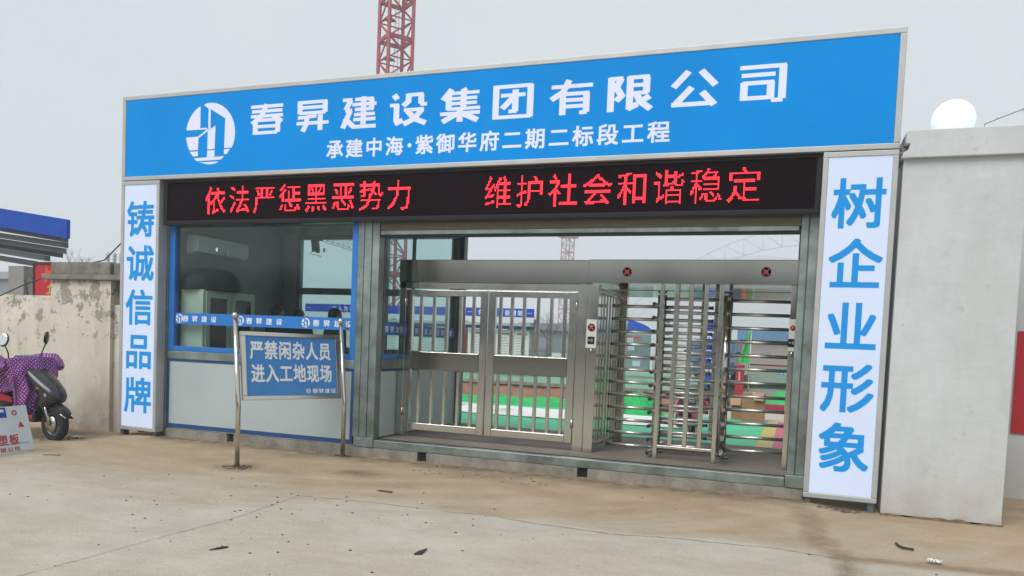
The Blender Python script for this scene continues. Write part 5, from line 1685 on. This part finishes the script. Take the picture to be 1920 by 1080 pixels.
for k in range(80):
    mb.bar((-21.5, 45.1, .6 + k * .4), (-21.2, 45.1, .6 + k * .4), .02)
build('ladder', mb, crane_red, c1)
for k in range(10):
    z = 2.0 + k * 2.9
    build('landing', MB().box(-22.2, -21.5, 44.6, 45.3, z, z + .05), mat('crane_landing', '#7a5458', .7), c1)
build('base', MB().box(-23.2, -19.5, 43.2, 46.8, -.3, .39), concrete, c1)
c2 = thing('tower_crane', 'far pale red crane mast with a platform, seen through the gap above the door', 'tower crane', (-52.4, 200, -.1), group='tower cranes over the site')
mb = MB()
mast(mb, -52.4, 200, .0, 31.3, 2.5, math.radians(48), 3.9, .14, .42)
build('mast', mb, mat('crane_faded_red', '#9c5a5c', .6), c2)
build('platform', MB().box(-54.8, -50.0, 198, 202, 31.3, 32.8), mat('crane_faded_red', '#9c5a5c', .6), c2)
build('cab', MB().box(-51, -49, 197.6, 200, 32.8, 35.6), mat('crane_cab', '#8a8c8e', .5), c2, bevel=.1)
c3 = thing('tower_crane', 'grey crane whose lattice jib crosses the booth rear window', 'tower crane', (-47.4, 68.8, -.1), group='tower cranes over the site')
greyc = mat('crane_grey', '#80848a', .6)
JD = Vector((-.168, .986, 0))
j0 = Vector((-47.4, 68.8, 13.5))
mb = MB()
mast(mb, j0.x, j0.y, .0, j0.z, 1.5, .3, 2.4, .07)
build('mast', mb, greyc, c3)
mb = MB()
nj = 14
dj = JD * 25.0
side = Vector((dj.y, -dj.x, 0)).normalized() * .5
for k in range(nj):
    a, b = j0 + dj * (k / nj), j0 + dj * ((k + 1) / nj)
    up = Vector((0, 0, 1.2))
    for s_ in (side, -side):
        mb.bar(a + s_, b + s_, .08)
        mb.bar(a + s_, (a + b) / 2 + up, .04)
        mb.bar((a + b) / 2 + up, b + s_, .04)
    mb.bar(a + up, b + up, .08)
build('jib', mb, greyc, c3)
build('counter_jib', MB().bar(j0, j0 - JD * 6, .6, .3), greyc, c3)
build('counterweight', MB().obox(j0 - JD * 5.4 - Vector((0, 0, .8)), (.5, 0, 0), (0, .5, 0), (0, 0, .7)), concrete, c3)

gb = thing('grey_block', 'low grey building behind the bare trees beyond the door bars', 'building', (-12, 64, 0))
build('wall', MB().box(-17, -7.5, 60, 68, -.2, 2.7), mat('block_wall', '#6f777a', .85, var=.1, vscale=.5), gb)
build('roof', MB().prism([(59.6, 2.71), (68.4, 2.71), (64, 3.5)], (-17.3, 0, 0), Y, Z, X, 10.1), mat('block_roof', '#5f676b', .8), gb)
for k in range(4):
    build('window', MB().box(-16.2 + k * 2.2, -15.2 + k * 2.2, 59.96, 59.99, 1.1, 2.1), mat('far_window', '#7d848c', .3), gb)
bf2 = thing('blue_fence', 'low blue railing panel beyond the netted bed, under the grey block', 'fence', (-3.6, 26, .43))
mb = MB().box(-4.6, -2.5, 26, 26.04, 1.02, 1.06).box(-4.6, -2.5, 26, 26.04, .62, .66)
for k in range(15):
    mb.box(-4.58 + k * .145, -4.55 + k * .145, 26.005, 26.035, .40, 1.02)
build('railing', mb, mat('rail_blue', '#44628f', .5), bf2)
build('white_box', MB().box(-2.35, -1.6, 26, 26.5, .42, 1.0), mat('white_cabinet', '#b9bfc0', .5), bf2)

up_ = thing('added_dark_pole', 'unseen dark pole added behind the viewer for a dark streak in the steel', 'added pole', (-1.75, -11.0, -.17))  # unseen upright, added only so the steel reflects a dark streak
build('pole', MB().tube([(-1.75, -11.0, -.2), (-1.75, -11.0, 7.5)], [.34, .27], 16), mat('added_pole_dark', '#1c1a18', .8, var=.2, vscale=6), up_)
build('crossarm', MB().box(-2.7, -.8, -11.08, -10.92, 7.5, 7.62), galv_dark, up_)

# trees across the road behind the camera: what the steel reflects
rnd = random.Random(21)
mb = MB()
for k in range(60):
    x = -112 + k * 4.0
    mb.ball((x, -83, 2.6), 4.4, 12, 8, 1.0, .6, 1.45 + .3 * noise.noise(Vector((x * .08, 1, 0))))
for k in range(12000):
    x = rnd.uniform(-110, 126)
    hh = 10.0 + 3.0 * noise.noise(Vector((x * .05, 2, 0))) + 1.5 * noise.noise(Vector((x * .24, 5, 0)))
    z = rnd.random() ** .8 * hh
    y = -81 + rnd.uniform(-2.6, 2.6) * (1 - .4 * z / hh)
    s = rnd.uniform(.35, .75)
    n1 = Vector((rnd.uniform(-1, 1), rnd.uniform(-1, 1), rnd.uniform(-1, 1))).normalized()
    n2 = n1.orthogonal().normalized() * s
    n3 = n1.cross(n2).normalized() * s * .8
    c = Vector((x, y, z))
    mb.poly([c + n2, c + n3, c - n2, c - n3])
o = build('tree_belt', mb, mat('belt_foliage', '#2f3b2d', .95, var=.2, vscale=.4, spec=.1), normals=False)
tag(o, 'dark green belt of trees across the road behind the viewer', 'tree belt', kind='stuff')

# ------------------------------------------------------------------ litter on the forecourt
crack_line([(4.15, -5.6), (4.23, -2.7), (4.14, -1.93)], .007, 1)
crack_line([(4.14, -1.93), (4.86, -1.9), (5.79, -1.81), (6.88, -1.92), (7.47, -1.79), (8.11, -1.74), (8.54, -1.82), (8.6, -1.9)], .011, 2)
crack_line([(8.54, -1.82), (8.53, -2.24), (8.5, -2.9)], .012, 3)
litm = mat('dark_litter', '#2e2b28', .8)
def litter(name, pts, lab, cat, m=litm, th=.006):
    mb = MB()
    zz = max(gz(x, y) + .008 * fbm(x, y, .8) for x, y in pts) + .004
    mb.prism(pts, (0, 0, zz), X, Y, Z, th)
    return tag(build(name, mb, m), lab, cat)
litter('plastic_strip', [(4.69, -3.67), (4.745, -3.555), (4.725, -3.55), (4.70, -3.60)], 'dark torn plastic strip lying on the concrete, left of the shard', 'litter')
litter('rubber_shard', [(5.87, -3.13), (5.915, -3.10), (5.885, -2.96), (5.865, -3.06)], 'dark pointed shard lying on the concrete below the doors', 'litter')
litter('wood_splinter', [(4.60, -1.40), (4.63, -1.36), (4.75, -1.37), (4.74, -1.41)], 'brown splinter on the dirt near the slab joint', 'litter', mat('splinter', '#5b4a38', .9), .005)
mb = MB().tube([(8.93, -1.13, -.09), (8.935, -1.21, -.088), (8.96, -1.27, -.088), (9.03, -1.29, -.088)], .009, 6)
tag(build('rubber_strip', mb, litm), 'curved black rubber strip on the dirt below the white pillar', 'litter')
mb = MB().tube([(.66, -1.58, -.09), (.72, -1.55, -.088), (.80, -1.50, -.09), (.74, -1.45, -.09)], .004, 6)
tag(build('wire_scrap', mb, litm), 'thin curl of wire on the dirt right of the leaning carton', 'litter')
pap = mat('white_paper', '#d3d3d0', .7)
def crumple(name, c, r, lab):
    mb = MB()
    mb.grid(lambda u, v: (c[0] + (u - .5) * r * 2, c[1] + (v - .5) * r * 1.2, gz(c[0], c[1]) + .012 + .03 * abs(noise.noise(Vector((u * 5, v * 5, c[0]))))), 10, 8, False)
    return tag(build(name, mb, pap), lab, 'litter')
crumple('paper_scrap', (-.17, -.44), .075, 'crumpled white paper beside the scooter front wheel')
crumple('plastic_wrapper', (9.12, -1.60), .045, 'small white wrapper lying in the dirt rill below the white pillar')

# pebbles and crumbs too many to count
rnd = random.Random(9)
mb = MB()
for k in range(330):
    if k < 200:
        x, y = rnd.gauss(4.4, 1.3), rnd.gauss(-2.6, .9)
    else:
        x, y = rnd.uniform(-2, 11), rnd.uniform(-5.4, .0)
    if y > -.1: continue
    r = rnd.choice((.002, .003, .003, .004, .005, .008))
    z = gz(x, y) + .008 * fbm(x, y, .8)
    mb.ball((x, y, z + r * .3), r, 5, 4, rnd.uniform(.8, 1.8), rnd.uniform(.8, 1.5), .6)
tag(build('grit', mb, mat('dark_grit', '#57504a', .95, var=.4, vscale=30)), 'scattered small stones and crumbs on the concrete', 'grit', kind='stuff')
mb = MB()
for (cx_, cy_, rr_, n_) in ((2.78, -1.09, .16, 60), (3.34, .02, .10, 30), (8.55, .0, .22, 70), (5.2, -.25, .9, 26), (-.4, -.6, .3, 40)):
    for k in range(n_):
        a = rnd.uniform(0, 6.283); q = rr_ * math.sqrt(rnd.random())
        x, y = cx_ + q * math.cos(a), cy_ + q * math.sin(a) * (.35 if rr_ > .5 else .8)
        if y > .08: continue
        r = rnd.uniform(.004, .011) if rr_ > .5 else rnd.uniform(.006, .018)
        mb.ball((x, y, gz(x, y) + r * .2), r, 6, 4, rnd.uniform(.8, 2.2), 1, .45)
tag(build('soil_crumbs', mb, mat('soil_crumb', '#5c4f43', .95, var=.4, vscale=30)), 'small clods of soil round the post feet and gate base', 'soil', kind='stuff')

# ------------------------------------------------------------------ haze
hz = MB().box(-330, 330, -100, 600, -3, 85)
hm = bpy.data.materials.new('haze_air')
hm.use_nodes = True
hn, hl = hm.node_tree.nodes, hm.node_tree.links
hn.clear()
ho = hn.new('ShaderNodeOutputMaterial')
pv = hn.new('ShaderNodeVolumePrincipled')
pv.inputs['Color'].default_value = (.80, .85, .90, 1)
pv.inputs['Density'].default_value = 0.0024
pv.inputs['Anisotropy'].default_value = 0.0
hl.new(pv.outputs[0], ho.inputs['Volume'])
ho_ = build('haze', hz, hm)
tag(ho_, kind='stuff')
